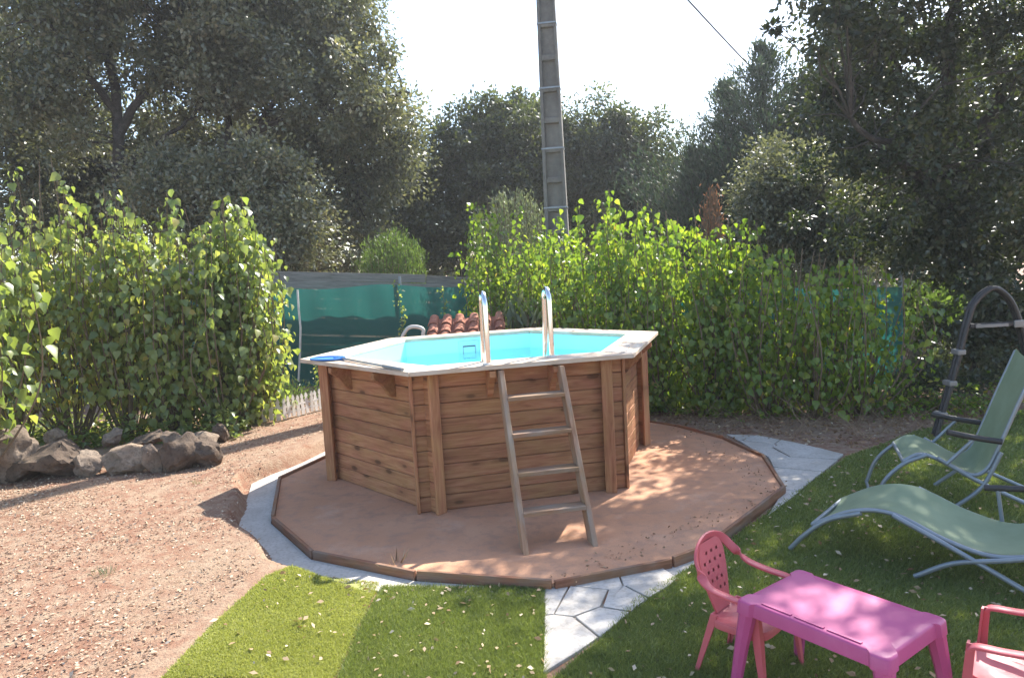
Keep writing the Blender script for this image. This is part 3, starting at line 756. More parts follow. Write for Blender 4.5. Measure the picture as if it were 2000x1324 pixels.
# little white picket edging
pk = empty('picket_edging', tuple(gpt((547,818))), 'small white plastic picket edging between the hedge and pool', 'edging')
ka, kb, kc = gpt((452,832)), gpt((552,822)), gpt((655,795))
pick = MB(); prf = [(-.026,0),(.026,0),(.026,.20),(.016,.215),(.028,.235),(.020,.262),(0,.29),(-.020,.262),(-.028,.235),(-.016,.215),(-.026,.20)]
n = len(prf); pick.add([(p[0], -.006, p[1]) for p in prf]+[(p[0], .006, p[1]) for p in prf], [tuple(range(n)), tuple(range(n, 2*n))[::-1]]+[(i, i+n, (i+1) % n+n, (i+1) % n) for i in range(n)])
pick_me = pick.mesh('picket'); pick_me.materials.append(M['white_plastic'])
for (A_, B_) in ((ka, kb), (kb, kc)):
    d = B_-A_; Ln = np.linalg.norm(d); d = d/Ln; k = int(Ln/.082)
    for i in range(k):
        p = A_+d*(i+.5)*Ln/k; X = Vector((d[0], d[1], 0)).normalized(); up_ = Vector((random.uniform(-.04,.04), random.uniform(-.05,.05), 1)).normalized()
        Y = up_.cross(X).normalized(); link('picket', pick_me, None, pk, frame((p[0], p[1], p[2]+.02+random.uniform(-.01,.01)), X, Y, X.cross(Y)))
    for z in (.07, .15):
        board('rail', A_+np.array([0,.012,z+.02]), B_+np.array([0,.012,z+.02]), .03, .012, (0,0,1), M['white_plastic'], pk)

# ------------------------------------------------------------------ boulders edging the bed
def boulder(parent, c, sx, sy, sz, mat, seed):
    import bmesh
    r2 = np.random.default_rng(seed); bm = bmesh.new(); bmesh.ops.create_icosphere(bm, subdivisions=4, radius=1)
    cuts = unit(r2.normal(size=(11, 3))); dd_ = r2.uniform(.5, .86, 11); ph_ = r2.random(9)*6
    for v in bm.verts:
        p = np.array(v.co)
        for cdir, dist in zip(cuts, dd_):
            e = p@cdir
            if e > dist: p = p-cdir*(e-dist)*.97
        p = p*(1+.05*math.sin(p[0]*5+ph_[0])*math.sin(p[1]*4+ph_[1])+.03*math.sin(p[2]*9+ph_[2]+p[0]*6))
        q_ = Vector(p*2.1)+Vector((seed*3.1, 0, 0)); p = p*(1+.16*mnoise.noise(q_)+.09*mnoise.noise(q_*2.7)+.05*mnoise.noise(q_*6.5))
        v.co = p*np.array([sx, sy, sz])
    me = bpy.data.meshes.new('stone'); bm.to_mesh(me); bm.free(); me.polygons.foreach_set('use_smooth', np.ones(len(me.polygons), bool)); me.set_sharp_from_angle(angle=R(35))
    o = link('stone', me, mat, parent, Matrix.Translation(Vector(c)) @ Matrix.Rotation(r2.uniform(-.5,.5), 4, 'Z')); return o
se = empty('stone_edging', tuple(gpt((240,925))), 'row of rough boulders edging the bed under the left hedge', 'stones')
#        left  right bottom top  mat
ST = [(-60,40,948,862,'brown'),(-40,55,945,905,'dark'),(38,142,936,868,'dark'),(62,100,888,862,'pale'),(140,190,934,892,'brown'),(178,215,905,880,'brown'),(200,274,925,884,'pale'),(272,310,925,880,'brown'),(306,376,922,862,'dark'),(362,425,912,868,'dark'),(372,420,880,848,'brown'),(415,440,865,832,'dark'),(-40,20,880,860,'pale'),(430,458,845,820,'pale'),(300,330,885,862,'pale'),(240,300,885,866,'dark')]
for i, (x0, x1, yb, yt, mt) in enumerate(ST):
    p = gpt(((x0+x1)/2, yb if yb > 900 else max(yb, 895) if i not in (10,11,13) else yb)); D = p[1]
    if yb <= 905 and i not in (10,11,13): p = gpt(((x0+x1)/2, 908)); p[1] += .22; p[2] += .16
    D = p[1]; wd = (x1-x0)/F_PX*D*.70; ht = (yb-yt)/F_PX*D*.70
    boulder(se, (p[0], p[1]+wd*.5, p[2]+ht*.72), wd, wd*.85, ht*1.15, M['stone_'+mt], 20+i)

# ------------------------------------------------------------------ electricity pole and wire
PY = 12.95
b0 = ray((1089,470), PY); pole_x = b0[0]
pole = empty('concrete_pole', (pole_x, PY, -.05), 'tall tapering concrete utility pole with recessed panels', 'pole')
tp = ray((1066,0), PY)
def pw(z): return .47-.0235*z           # width tapers upwards
ZT = 9.2
rot = R(-9); ex = Vector((math.cos(rot), math.sin(rot), 0)); ey = Vector((-math.sin(rot), math.cos(rot), 0))
def cxp(z): return Vector((pole_x+(tp[0]-pole_x)*(z-b0[2])/(tp[2]-b0[2]), PY, z))
def ptaper(u0, u1, d0, d1, z0, z1):
    P = []
    for z in (z0, z1):
        w_ = pw(z); c = cxp(z)
        for u, d in ((u0, d0), (u1, d0), (u1, d1), (u0, d1)): P.append(c+ex*u*w_+ey*d*w_)
    return P, [(3,2,1,0),(4,5,6,7),(0,1,5,4),(1,2,6,5),(2,3,7,6),(3,0,4,7)]
for u0, u1 in ((-.5,-.33),(.36,.5)): MB().add(*ptaper(u0, u1, -.3, .3, -.3, ZT)).build('flange', M['concrete_pole'], pole, bevel=.012)
MB().add(*ptaper(-.34, .37, -.10, .10, -.3, ZT-.02)).build('web', M['concrete_pole'], pole)
pyz = [0.9, 1.65] + [ray((1080, y), PY)[2] for y in (453,409,353,294,237,176,115,50,-12,-80,-150)]
for i, z in enumerate(pyz):
    MB().add(*ptaper(-.34, .37, -.285, .285, z-.05, z+.05)).build('cross_rib', M['concrete_pole'], pole, bevel=.015)
for y in (409,294,176,50,-80):
    z = ray((1080, y), PY)[2]+.02; MB().add(*ptaper(-.525, .525, -.325, .325, z-.012, z+.012)).build('metal_band', M['tube_grey'], pole)
ta = cxp(ZT); wb = ray((1760,400), 40.); wa = np.array(ta)+np.array([.1,0,-.05])
wp = []
for k in range(41):
    t = k/40; p = wa+(wb-wa)*t; p[2] -= 1.6*4*t*(1-t)*.35; wp.append(p)
wire = MB().tube(wp, .021, 6).build('overhead_wire', M['tube_dark'], smooth=True)
tag(wire, 'dark overhead cable running from the concrete pole towards the trees', 'cable')

# ------------------------------------------------------------------ hedge shrubs
LEAFM = {}
def leaf_set(mat, key, n=8):
    if key not in LEAFM:
        LEAFM[key] = []
        for i in range(n):
            me = leaf_mesh('leaf', np.zeros((1, 3)), np.array([[1.,0,0]]), np.array([[0,0,1.]]), 1.0, 'heart', np.array([.08+.8*i/n])); me.materials.append(mat); LEAFM[key].append(me)
    return LEAFM[key]
def shrub(name, label, group, base, h, spread, nst, mat, key, lsz=.085, bare=.2, yellow=.0, singles=80, dens=1., lean=(0,0)):
    base = np.array(base, float); root = empty(name, tuple(base), label, 'shrub', group)
    Ps, As, Ns = [], [], []
    for s in range(nst):
        mb = MB(); a = rng.random()*6.283; r_ = rng.random()**.6
        hh = h*(.56+.48*rng.random()**.8)*(1-.2*r_*r_)
        st = base+np.array([math.cos(a)*r_*.14, math.sin(a)*r_*.10, -.03])
        tip = base+np.array([math.cos(a)*r_*spread[0]+lean[0], math.sin(a)*r_*spread[1]+lean[1], hh])
        md = st+(tip-st)*.5+np.array([math.cos(a), math.sin(a), 0])*.16*r_+rng.normal(size=3)*.10
        c = np.array(curve([st, md, tip], 22)); k = len(c)
        mb.tube(c, [.011*(1-.8*i/k)+.0015 for i in range(k)], 4)
        if s < 12: mb.build('stem', M['stem'], root)
        else: STEMS.add(mb.v, mb.f)
        nl_ = int(hh*(1-bare*.7)*22*dens)
        t = bare*rng.uniform(.3, 1.2)+(1-bare)*np.sort(rng.random(nl_)); t = np.clip(t, 0, 1)
        ix = np.clip((t*(k-1)), 0, k-1.001); i0 = ix.astype(int); f = (ix-i0)[:, None]
        p = c[i0]*(1-f)+c[np.minimum(i0+1, k-1)]*f
        # side twigs: leaves sit out from the stem
        aa = rng.random(nl_)*6.283; out = np.stack([np.cos(aa), np.sin(aa), np.zeros(nl_)], -1)
        rr = (.04+.30*rng.random(nl_)**1.2*(1.12-t))[:, None]
        p = p+out*rr+rng.normal(size=(nl_, 3))*np.array([.02,.02,.05])
        A = out*.55+np.stack([0*aa, 0*aa, -.5-.9*rng.random(nl_)], -1)+rng.normal(size=(nl_, 3))*.3
        N = np.array([0,0,.55])+out*.9+rng.normal(size=(nl_, 3))*.6
        Ps.append(p); As.append(A); Ns.append(N)
    P = np.concatenate(Ps); A = np.concatenate(As); N = np.concatenate(Ns); n = len(P)
    relz = (P[:, 2]-base[2])/h
    tint = np.clip(.36+rng.normal(size=n)*.22+yellow*(1-relz)*.7, 0, 1); size = lsz*np.clip(rng.normal(.9, .27, n), .35, 1.5)
    keep = P[:, 2] > base[2]+.03; P, A, N, tint, size = P[keep], A[keep], N[keep], tint[keep], size[keep]
    # the largest, nearest leaves are pieces of their own
    near = np.argsort(P[:, 1]-size*6+rng.random(len(P))*.25)[:singles]; ms = leaf_set(mat, key)
    for i in near:
        x = Vector(A[i]).normalized(); z = Vector(N[i]); z = (z-x*z.dot(x)).normalized(); y = z.cross(x)
        M4 = frame(P[i], x, y, z) @ Matrix.Scale(float(size[i]), 4)
        link('leaf', ms[min(7, int(tint[i]*8))], None, root, M4)
    rest = np.setdiff1d(np.arange(len(P)), near)
    tag(link('leaves', leaf_mesh('leaves', P[rest], A[rest], N[rest], size[rest], 'heart', tint[rest]), mat, root), kind='stuff')
    if STEMS.v: tag(STEMS.build('thin_stems', M['stem'], root), kind='stuff'); STEMS.v.clear(); STEMS.f.clear()
    return root
STEMS = MB()
lg = 'tall shrubs of the left hedge'
for (px, y, top, spx, ns, ylw, lbl) in [
    (480, 9.3, 392, .22, 34, .1, 'tall leafy shrub ending the left hedge beside the white pickets'),
    (430, 9.0, 402, .40, 30, .2, 'dense green shrub behind the dark boulders, second from the pickets'),
    (330, 8.9, 372, .42, 30, .35, 'leafy shrub with upright twin shoots rising above the left hedge'),
    (235, 8.9, 385, .42, 28, .5, 'yellowing shrub of the left hedge behind the smooth pale boulder'),
    (125, 8.8, 345, .42, 26, .6, 'shrub with yellow lower leaves and bare stems showing the net'),
    (15, 8.7, 395, .45, 22, .6, 'sparse yellowed shrub at the far end of the left hedge')]:
    b = gpt((px, 850)); g = ray((px, 700), y); tz = ray((px, top), y)[2]
    base = np.array([g[0], y, float(ground_z(g[0], y))])
    shrub('hedge_shrub', lbl, lg, base, (tz-base[2])*1.04, (spx+.28, .5), int(ns*1.45), L['hedge'], 'lilac', .094, .10 if ylw < .3 else .34 if ylw > .45 else .2, ylw+.1, 110, 1.5 if ylw < .4 else 1.2)
g = ray((-130, 700), 6.6); shrub('hedge_shrub', 'taller bright green shrub standing before the end of the left hedge', lg, (g[0], 6.75, float(ground_z(g[0], 6.75))), 3.05, (.95,.4), 34, L['hedge'], 'lilac', .115, .6, .0, 100, 1.1)
rg = 'bushy shrubs of the right hedge'
for (px, y, top, spx, ns, sing, lbl) in [
    (985, 11.6, 425, .42, 26, 50, 'light green hedge shrub leaning over the tiled pump house'),
    (1085, 10.9, 458, .60, 34, 50, 'leafy hedge shrub at the foot of the concrete pole'),
    (1195, 10.0, 428, .60, 38, 60, 'tallest bright green hedge shrub just beyond the pool'),
    (1290, 9.35, 440, .58, 38, 70, 'dense bright green hedge shrub behind the sunlit pool corner'),
    (1390, 9.0, 452, .58, 36, 70, 'hedge shrub with reddish dry tips beside the dead brown sapling'),
    (1490, 8.7, 488, .55, 30, 60, 'yellow-green hedge shrub before the turquoise net'),
    (1590, 8.5, 530, .52, 22, 50, 'thin hedge shrub with dark stems and turquoise net showing through'),
    (1685, 8.5, 530, .45, 26, 40, 'sparse shaded hedge shrub at the end of the turquoise net')]:
    g = ray((px, 700), y); tz = ray((px, top), y)[2]; base = np.array([g[0], y, -.045])
    shrub('hedge_shrub', lbl, rg, base, (tz-base[2])*1.13, (spx+.28, .6), int(ns*1.35), L['hedge_r'], 'right', .078, .08 if px < 1450 else .22, .2, sing, 2.3 if px < 1450 else 1.5)

nw = 2600; xw = rng.uniform(-6.6, -3.3, nw); yw = 8.25+rng.random(nw)*1.3; zw = ground_z(xw, yw)+.02+.34*rng.random(nw)**1.8*(.5+.5*np.sin(xw*5+yw*3)**2)
aw = rng.random(nw)*6.283
o = link('bed_weeds', leaf_mesh('bed_weeds', np.stack([xw, yw, zw], -1), np.stack([np.cos(aw), np.sin(aw), rng.normal(size=nw)*.4-.2], -1), rand_dirs(nw)*.6+np.array([0,0,1.]), .07*rng.uniform(.5, 1.3, nw), 'heart', np.clip(rng.normal(.3, .3, nw), 0, 1)), L['hedge'])
tag(o, 'low weeds and ivy covering the bed behind the boulders', 'weeds', kind='stuff')
nw = 5200; xw = rng.uniform(1.6, 5.8, nw); yw = 9.55-.32*(xw-1.7)+rng.normal(size=nw)*.33; zw = -.03+.42*rng.random(nw)**1.6*(.25+.75*np.sin(xw*3.3+yw*2)**2)
aw = rng.random(nw)*6.283
o = link('undergrowth', leaf_mesh('undergrowth', np.stack([xw, yw, zw], -1), np.stack([np.cos(aw), np.sin(aw), rng.normal(size=nw)*.5], -1), rand_dirs(nw)*.8+np.array([0,0,.8]), .06*rng.uniform(.4, 1.4, nw), 'oak', np.clip(rng.normal(.35, .3, nw), 0, 1)), L['hedge_r'])
tag(o, 'low shaded undergrowth along the foot of the right hedge', 'undergrowth', kind='stuff')
nw = 26000; c_ = pts_in(GRAVEL, nw); pt_ = np.sin(c_[:, 0]*1.7+2*np.sin(c_[:, 1]*1.1))*np.sin(c_[:, 1]*2.3+.8*c_[:, 0]); c_ = c_[(pt_ > rng.normal(size=nw)*.35+.25) & (poly_dist(c_[:, 0], c_[:, 1], SLAB) > .4) & (poly_dist(c_[:, 0], c_[:, 1], np.array([p[:2] for p in P_LIGHT])) > .03)]; nw = len(c_)
o = link('dry_grass', leaf_mesh('dry_grass', np.stack([c_[:, 0], c_[:, 1], ground_z(c_[:, 0], c_[:, 1])], -1), rng.normal(size=(nw, 3))*np.array([1,1,.2])+np.array([0,0,.45]), rand_dirs(nw)+np.array([0,0,.5]), .05*rng.uniform(.4, 1.3, nw), 'blade', np.clip(rng.normal(.75, .2, nw), 0, 1)), L['litter'])
tag(o, 'thin patches of dry straw-coloured grass on the red soil', 'dry grass', kind='stuff')
# ------------------------------------------------------------------ trees
def I(px, y): return ray(px, y)
def lobe(px, y, rpx, ry=None, squash=1.):
    r_ = rpx/F_PX*y; return (tuple(I(px, y)), (r_, ry or r_, r_*squash))
def gnd(x, y, z=-.06): return np.array([x, y, z])
og = 'holm oaks beyond the left fence'
def oak(label, trunk_px, y, limbs_px, lobes, nclus, per, lsize, mat=None, r0=.17, group=og, crad=(.35,.7), name='holm_oak', tb=0, upb=.25):
    t = [I(p, y) for p in trunk_px]; t0_ = t[0].copy(); t0_[2] = -.08
    lim = [([t0_]+t, r0, r0*.45, 9, .02)]
    for pts, ys, ra, rb in limbs_px: lim.append(([I(p, yy) for p, yy in zip(pts, ys)], ra, rb, 7, .03))
    return tree(name, label, 'tree', (t0_[0], y, -.06), lim, lobes, nclus, per, lsize, mat or L['oak'], group, crad, tintbias=tb, upb=upb)
oak('big holm oak with a straight dark trunk behind the left hedge', [(238,560),(236,400),(230,280),(225,170),(180,40)], 15.,
    [([(232,260),(290,170),(330,90),(350,-20)], (15,15,15.2,15.5), .10, .04), ([(228,220),(150,120),(90,40),(40,-40)], (15,14.6,14.2,14), .09, .03), ([(236,330),(320,270),(390,215)], (15,15.3,15.6), .07, .03)],
    [lobe((120,40),15,170), lobe((330,20),15.4,190), lobe((60,200),14.6,130,None,.9), lobe((380,160),15.6,110), lobe((240,-130),15,260)], 370, 210, .10, tb=.12)
oak('leaning holm oak with a long limb arching right above the fence', [(440,560),(448,400),(452,320),(500,255),(600,222),(680,150)], 16.,
    [([(452,320),(445,220),(470,120),(520,20)], (16,16.2,16.4,16.6), .10, .03), ([(600,222),(690,215),(760,190),(800,180)], (16,15.8,15.6,15.5), .06, .02), ([(500,255),(560,150),(620,60)], (16,16.2,16.3), .07, .025)],
    [lobe((560,70),16.2,170), lobe((650,150),15.8,130), lobe((740,190),15.6,75), lobe((480,40),16.5,170), lobe((560,-80),16.5,180), lobe((640,60),16,80)], 370, 210, .10, tb=.12)
oak('slender holm oak slanting up behind the board fence', [(560,600),(600,450),(620,400),(690,320),(760,250)], 17.,
    [([(620,400),(700,345),(770,300)], (17,16.8,16.6), .05, .02), ([(605,440),(560,360),(540,300)], (17,17.3,17.5), .06, .02)],
    [lobe((740,250),16.8,85), lobe((670,330),17.2,90), lobe((760,320),17,60), lobe((600,300),17.4,90), lobe((690,430),17,80)], 190, 200, .10, r0=.12, tb=.12)
oak('silvery holm oak with pale sunlit leaves just above the left hedge', [(470,640),(480,520),(500,430)], 14.2,
    [([(480,500),(540,420),(590,370)], (14.2,14.1,14), .05, .02), ([(478,520),(420,440),(380,390)], (14.2,14.3,14.3), .05, .02)],
    [lobe((500,370),14,85), lobe((570,420),13.9,80), lobe((420,400),14.3,90), lobe((520,480),14,75), lobe((330,370),14.5,90)], 200, 200, .09, r0=.10, tb=.4)
oak('dark holm oak rising at the far end of the left hedge', [(60,620),(50,400),(40,250),(20,100)], 18.,
    [([(50,380),(110,280),(150,200)], (18,18,18), .08, .03), ([(45,300),(-20,180),(-60,60)], (18,18,18), .08, .03)],
    [lobe((60,300),17.5,150), lobe((160,330),17.8,120), lobe((20,120),18,200), lobe((-100,200),18,200), lobe((250,420),18.5,110), lobe((90,430),16.5,110)], 330, 200, .105, L['oak'], r0=.2)
oak('pale low oak filling the space under the straight-trunked oak', [(330,640),(335,480)], 19.,
    [([(335,480),(280,380),(240,300)], (19,19,19), .06, .02), ([(335,480),(420,380),(450,300)], (19,19,19), .06, .02)],
    [lobe((250,290),19,80), lobe((350,270),19.3,80), lobe((450,270),19,80), lobe((300,380),19,100), lobe((420,370),19.5,100), lobe((540,300),19.5,80), lobe((160,360),19,100), lobe((600,480),19,70), lobe((80,430),19,90)], 330, 190, .115, L['oak'], tb=.2)
cg = 'holm oaks beyond the fence behind the pool'
oak('round dark holm oak left of the concrete pole', [(900,600),(905,450),(920,380)], 20.,
    [([(905,450),(960,380),(1010,320)], (20,20,20), .08, .02), ([(905,440),(870,360),(860,300)], (20,20,20), .08, .02), ([(905,450),(820,400),(780,370)], (20,20,20), .06, .02)],
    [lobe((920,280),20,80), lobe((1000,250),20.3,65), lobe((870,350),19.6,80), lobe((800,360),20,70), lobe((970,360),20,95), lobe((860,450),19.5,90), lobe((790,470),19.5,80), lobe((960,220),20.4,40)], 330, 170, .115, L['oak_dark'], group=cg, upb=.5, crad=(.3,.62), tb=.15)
oak('holm oak with visible forked branches right of the concrete pole', [(1200,600),(1195,450),(1200,390)], 20.5,
    [([(1195,450),(1160,370),(1150,300)], (20.5,20.5,20.5), .08, .02), ([(1200,420),(1235,340),(1240,270)], (20.5,20.5,20.5), .08, .02), ([(1195,450),(1260,390),(1295,350)], (20.5,20.5,20.5), .06, .02)],
    [lobe((1190,255),20.5,60), lobe((1240,280),20.5,65), lobe((1150,320),20.3,75), lobe((1275,350),20.5,60), lobe((1200,370),20.5,90), lobe((1260,430),20,80), lobe((1110,260),20.8,45)], 270, 170, .115, L['oak_dark'], group=cg, upb=.5, crad=(.3,.62), tb=.15)
oak('holm oak standing directly behind the concrete pole', [(1060,600),(1062,420)], 22.,
    [([(1062,450),(1050,350),(1040,260)], (22,22,22), .08, .02)],
    [lobe((1050,270),22,80), lobe((1080,360),22,100), lobe((1040,440),22,100), lobe((1120,430),21.5,80), lobe((1035,210),22,40)], 230, 170, .12, L['oak_dark'], group=cg, upb=.4, crad=(.3,.65), tb=.15)
oak('low oak filling the gap below the cypress', [(1360,640),(1355,480)], 21.,
    [([(1355,500),(1340,420),(1345,370)], (21,21,21), .06, .02)],
    [lobe((1350,390),21,70), lobe((1330,460),20.5,80), lobe((1390,340),22,55), lobe((1420,450),20,80)], 210, 170, .105, L['oak_dark'], group=cg, upb=.3)
oak('shaded oak standing behind the large right-hand oak', [(1880,640),(1870,480)], 17.,
    [([(1870,480),(1820,380),(1790,300)], (17,17,17), .07, .02), ([(1870,480),(1930,360),(1960,280)], (17,17,17), .07, .02)],
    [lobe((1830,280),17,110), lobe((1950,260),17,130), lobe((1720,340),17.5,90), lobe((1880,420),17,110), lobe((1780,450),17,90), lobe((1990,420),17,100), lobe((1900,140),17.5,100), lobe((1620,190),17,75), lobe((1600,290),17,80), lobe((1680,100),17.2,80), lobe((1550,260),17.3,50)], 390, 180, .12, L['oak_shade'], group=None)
# the big oak on the right whose shade dapples slab and lawn
oak('large dark holm oak overhanging the lawn on the right', [(1955,800),(1945,640),(1930,480),(1900,330),(1850,150)], 10.6,
    [([(1930,480),(1830,380),(1740,300),(1660,230)], (10.6,10.1,9.6,9.2), .11, .03), ([(1900,330),(1960,180),(2050,20)], (10.6,10.2,9.8), .11, .04), ([(1900,330),(1800,200),(1720,80)], (10.6,10.4,10.2), .09, .03), ([(1940,560),(2080,420),(2250,300)], (10.6,9.8,9.), .10, .04), ([(1850,150),(1870,-40),(1930,-300)], (10.6,9.4,8.1), .09, .03)],
    [lobe((1800,330),9.8,150,.9), lobe((1680,250),9.6,120,.8), lobe((1850,130),10.,190,1.3), lobe((1720,90),10.2,150,1.1), lobe((2000,60),9.6,220,1.5), lobe((1960,300),9.4,150,1.0),
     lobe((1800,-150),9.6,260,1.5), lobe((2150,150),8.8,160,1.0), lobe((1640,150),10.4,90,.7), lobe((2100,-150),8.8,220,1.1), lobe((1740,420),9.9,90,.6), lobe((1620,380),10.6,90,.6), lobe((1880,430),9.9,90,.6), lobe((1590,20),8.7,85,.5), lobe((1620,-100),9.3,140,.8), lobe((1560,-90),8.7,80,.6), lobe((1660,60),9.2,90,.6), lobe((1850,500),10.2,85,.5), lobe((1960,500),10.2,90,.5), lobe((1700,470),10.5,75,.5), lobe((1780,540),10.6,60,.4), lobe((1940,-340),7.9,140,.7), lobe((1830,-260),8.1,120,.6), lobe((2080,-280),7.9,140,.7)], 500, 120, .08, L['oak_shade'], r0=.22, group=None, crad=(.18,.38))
oak('pale-leaved oak between the cypress and the large right-hand oak', [(1620,640),(1600,500)], 13.,
    [([(1600,500),(1560,420),(1530,370)], (13,12.8,12.6), .05, .02), ([(1600,500),(1640,430),(1660,380)], (13,12.8,12.6), .05, .02)],
    [lobe((1560,390),12.6,80), lobe((1500,400),12.8,55), lobe((1620,460),12.6,85), lobe((1540,330),13,60)], 200, 190, .075, L['oak'], r0=.10, group=None, tb=.1)

def conifer(label, px_top, px_bot, y, wpx, n, group='cypresses beyond the fence'):
    t, b = I(px_top, y), I(px_bot, y); b[2] = -.06; b[0] = t[0]+(b[0]-t[0])*.3
    root = empty('cypress', tuple(b), label, 'tree', group); mb = MB(); limb_mb(mb, [b, (b+t)/2, t], .12, .02, 7, .02); mb.build('trunk', M['bark'], root, smooth=True)
    H = t[2]-b[2]; W_ = wpx/F_PX*y; Ps, As = [], []; nb = 210; mb = MB()
    for i in range(nb):
        f = .08+.92*(i+rng.random())/nb; a = rng.random()*6.283; ln = W_*(1-f)**.95*rng.uniform(.35, 1.3)+.08
        p0 = b+(t-b)*f; p1 = p0+np.array([math.cos(a)*ln, math.sin(a)*ln, ln*.75]); k = max(40, int(n/nb*(.4+1.2*(1-f))))
        mb.tube([p0, p1], [.015, .004], 3)
        u = rng.random(k)**.7; q = p0+(p1-p0)*u[:, None]+rng.normal(size=(k, 3))*(.07+.10*(1-f)); Ps.append(q)
        As.append(np.array([math.cos(a)*.4, math.sin(a)*.4, 1.])+rng.normal(size=(k, 3))*.5)
    mb.build('branches', M['bark'], root); P = np.concatenate(Ps); A = np.concatenate(As); n = len(P)
    link('crown', leaf_mesh('crown', P, A, rand_dirs(n), .13*rng.uniform(.6, 1.3, n), 'needle', np.clip(rng.normal(.45, .25, n), 0, 1)), L['conifer'], root)
conifer('tall dark cypress between the distant oaks and the right-hand oak', (1418,168), (1430,640), 18., 260, 30000)
conifer('shorter cypress beside the tall dark one', (1492,95), (1500,640), 17., 290, 32000)
conifer('small bluish cypress before the distant oaks', (1352,300), (1350,640), 17., 100, 14000)

# small shrubs beyond the fence
def feathery(name, label, cpx, y, rx, rz, n, mat, shape, ls, cat='shrub', zoff=0):
    c = I(cpx, y); base = np.array([c[0], y, -.06]); root = empty(name, tuple(base), label, cat)
    mb = MB(); Ps, As = [], []; ns = 60
    for i in range(ns):
        a = rng.random()*6.283; r_ = rng.random()**.5; tip = c+np.array([math.cos(a)*r_*rx, math.sin(a)*r_*rx, rz*(1-.75*r_*r_)*rng.uniform(.75, 1.08)])
        st = base+np.array([math.cos(a)*.08, math.sin(a)*.08, 0]); md = (st*.45+tip*.55)+np.array([math.cos(a)*r_*rx*.25, math.sin(a)*r_*rx*.25, 0])
        cv = np.array(curve([st, md, tip], 16)); mb.tube(cv[::2], .006, 3); k = n//ns
        t = (.35+.65*rng.random(k)**.8)*(len(cv)-1.01); i0 = t.astype(int); f = (t-i0)[:, None]
        q = cv[i0]*(1-f)+cv[i0+1]*f+rng.normal(size=(k, 3))*.05; Ps.append(q); As.append(unit(tip-st)+rng.normal(size=(k, 3))*.45)
    mb.build('stems', M['stem'], root); P = np.concatenate(Ps); A = np.concatenate(As); n = len(P)
    link('crown', leaf_mesh('crown', P, A, rand_dirs(n)+np.array([0,0,.3]), ls*rng.uniform(.6, 1.3, n), shape, rng.random(n)), mat, root); return root
feathery('broom_shrub', 'rounded light green feathery shrub peeping over the board fence', (768,530), 14.6, .75, .85, 9000, L['shrub'], 'needle', .10)
feathery('olive_shrub', 'silvery grey-green olive shrub left of the concrete pole', (1005,450), 13.6, .75, .75, 9000, L['olive'], 'needle', .085)
feathery('dead_sapling', 'dead reddish-brown sapling standing above the right hedge', (1390,455), 11.2, .16, .75, 1500, L['dry'], 'needle', .06)
feathery('blade_plant', 'plant with long pointed blades between pump house and hedge', (1035,640), 10.5, .38, .28, 180, L['olive'], 'needle', .32, 'plant')
feathery('asparagus_fern', 'feathery green plant behind the white picket edging', (565,775), 10.6, .45, .22, 1500, L['shrub'], 'needle', .06, 'plant')
feathery('bright_bush', 'sunlit yellow-green bush glowing behind the arched play frame', (1830,640), 11.8, 1.5, .8, 9000, L['shrub'], 'oak', .10)
feathery('pale_bush', 'low pale bush beyond the end of the turquoise net', (1850,720), 10.4, .5, .35, 3000, L['olive'], 'needle', .08)
tree('dark_bush', 'dark shaded bush under the large oak behind the loungers', 'shrub', (6.2,9.6,-.05), [([(6.2,9.6,-.05),(6.25,9.6,.6),(6.3,9.6,1.3)], .05, .02)],
     [((6.5,9.6,1.0),(.8,.5,.7)), ((7.4,9.3,1.2),(.7,.5,.8)), ((5.9,9.8,1.9),(.6,.4,.4)), ((7.0,9.4,2.2),(1.0,.5,.5))], 110, 170, .085, L['oak_dark'], None, (.2,.42), twigs=False)
tree('dark_bush', 'low dark bush at the foot of the sparse end of the hedge', 'shrub', (5.3,8.7,-.05), [([(5.3,8.7,-.05),(5.35,8.7,.2),(5.4,8.7,.4)], .03, .01)],
     [((5.0,8.8,.3),(.6,.25,.22)), ((6.0,8.9,.35),(.6,.3,.28)), ((7.0,8.6,.45),(.7,.3,.35))], 60, 130, .06, L['oak_dark'], None, (.14,.28), twigs=False)
# a far mass of wood that closes the view between the trunks
n = 42000; a = rng.uniform(-22, 22, n); yy = rng.uniform(25, 29, n)+.02*a*a; zz = rng.random(n)**1.1*(3.9+1.0*np.sin(a*.9)+.7*np.sin(a*2.3+1))
P = np.stack([a, yy, zz], -1); cl_ = np.sin(a*1.7+np.sin(zz*2.2))*np.sin(zz*2.6+yy); P = P[rng.random(n) < .55+.45*cl_]; n = len(P)
tag(link('far_thicket', leaf_mesh('far_thicket', P, rand_dirs(n), rand_dirs(n)+np.array([0,0,.3]), .36*rng.uniform(.6, 1.3, n), 'oak', rng.random(n)*.8), L['oak_dark']), 'distant dark thicket seen low between the trunks', 'thicket', kind='stuff')

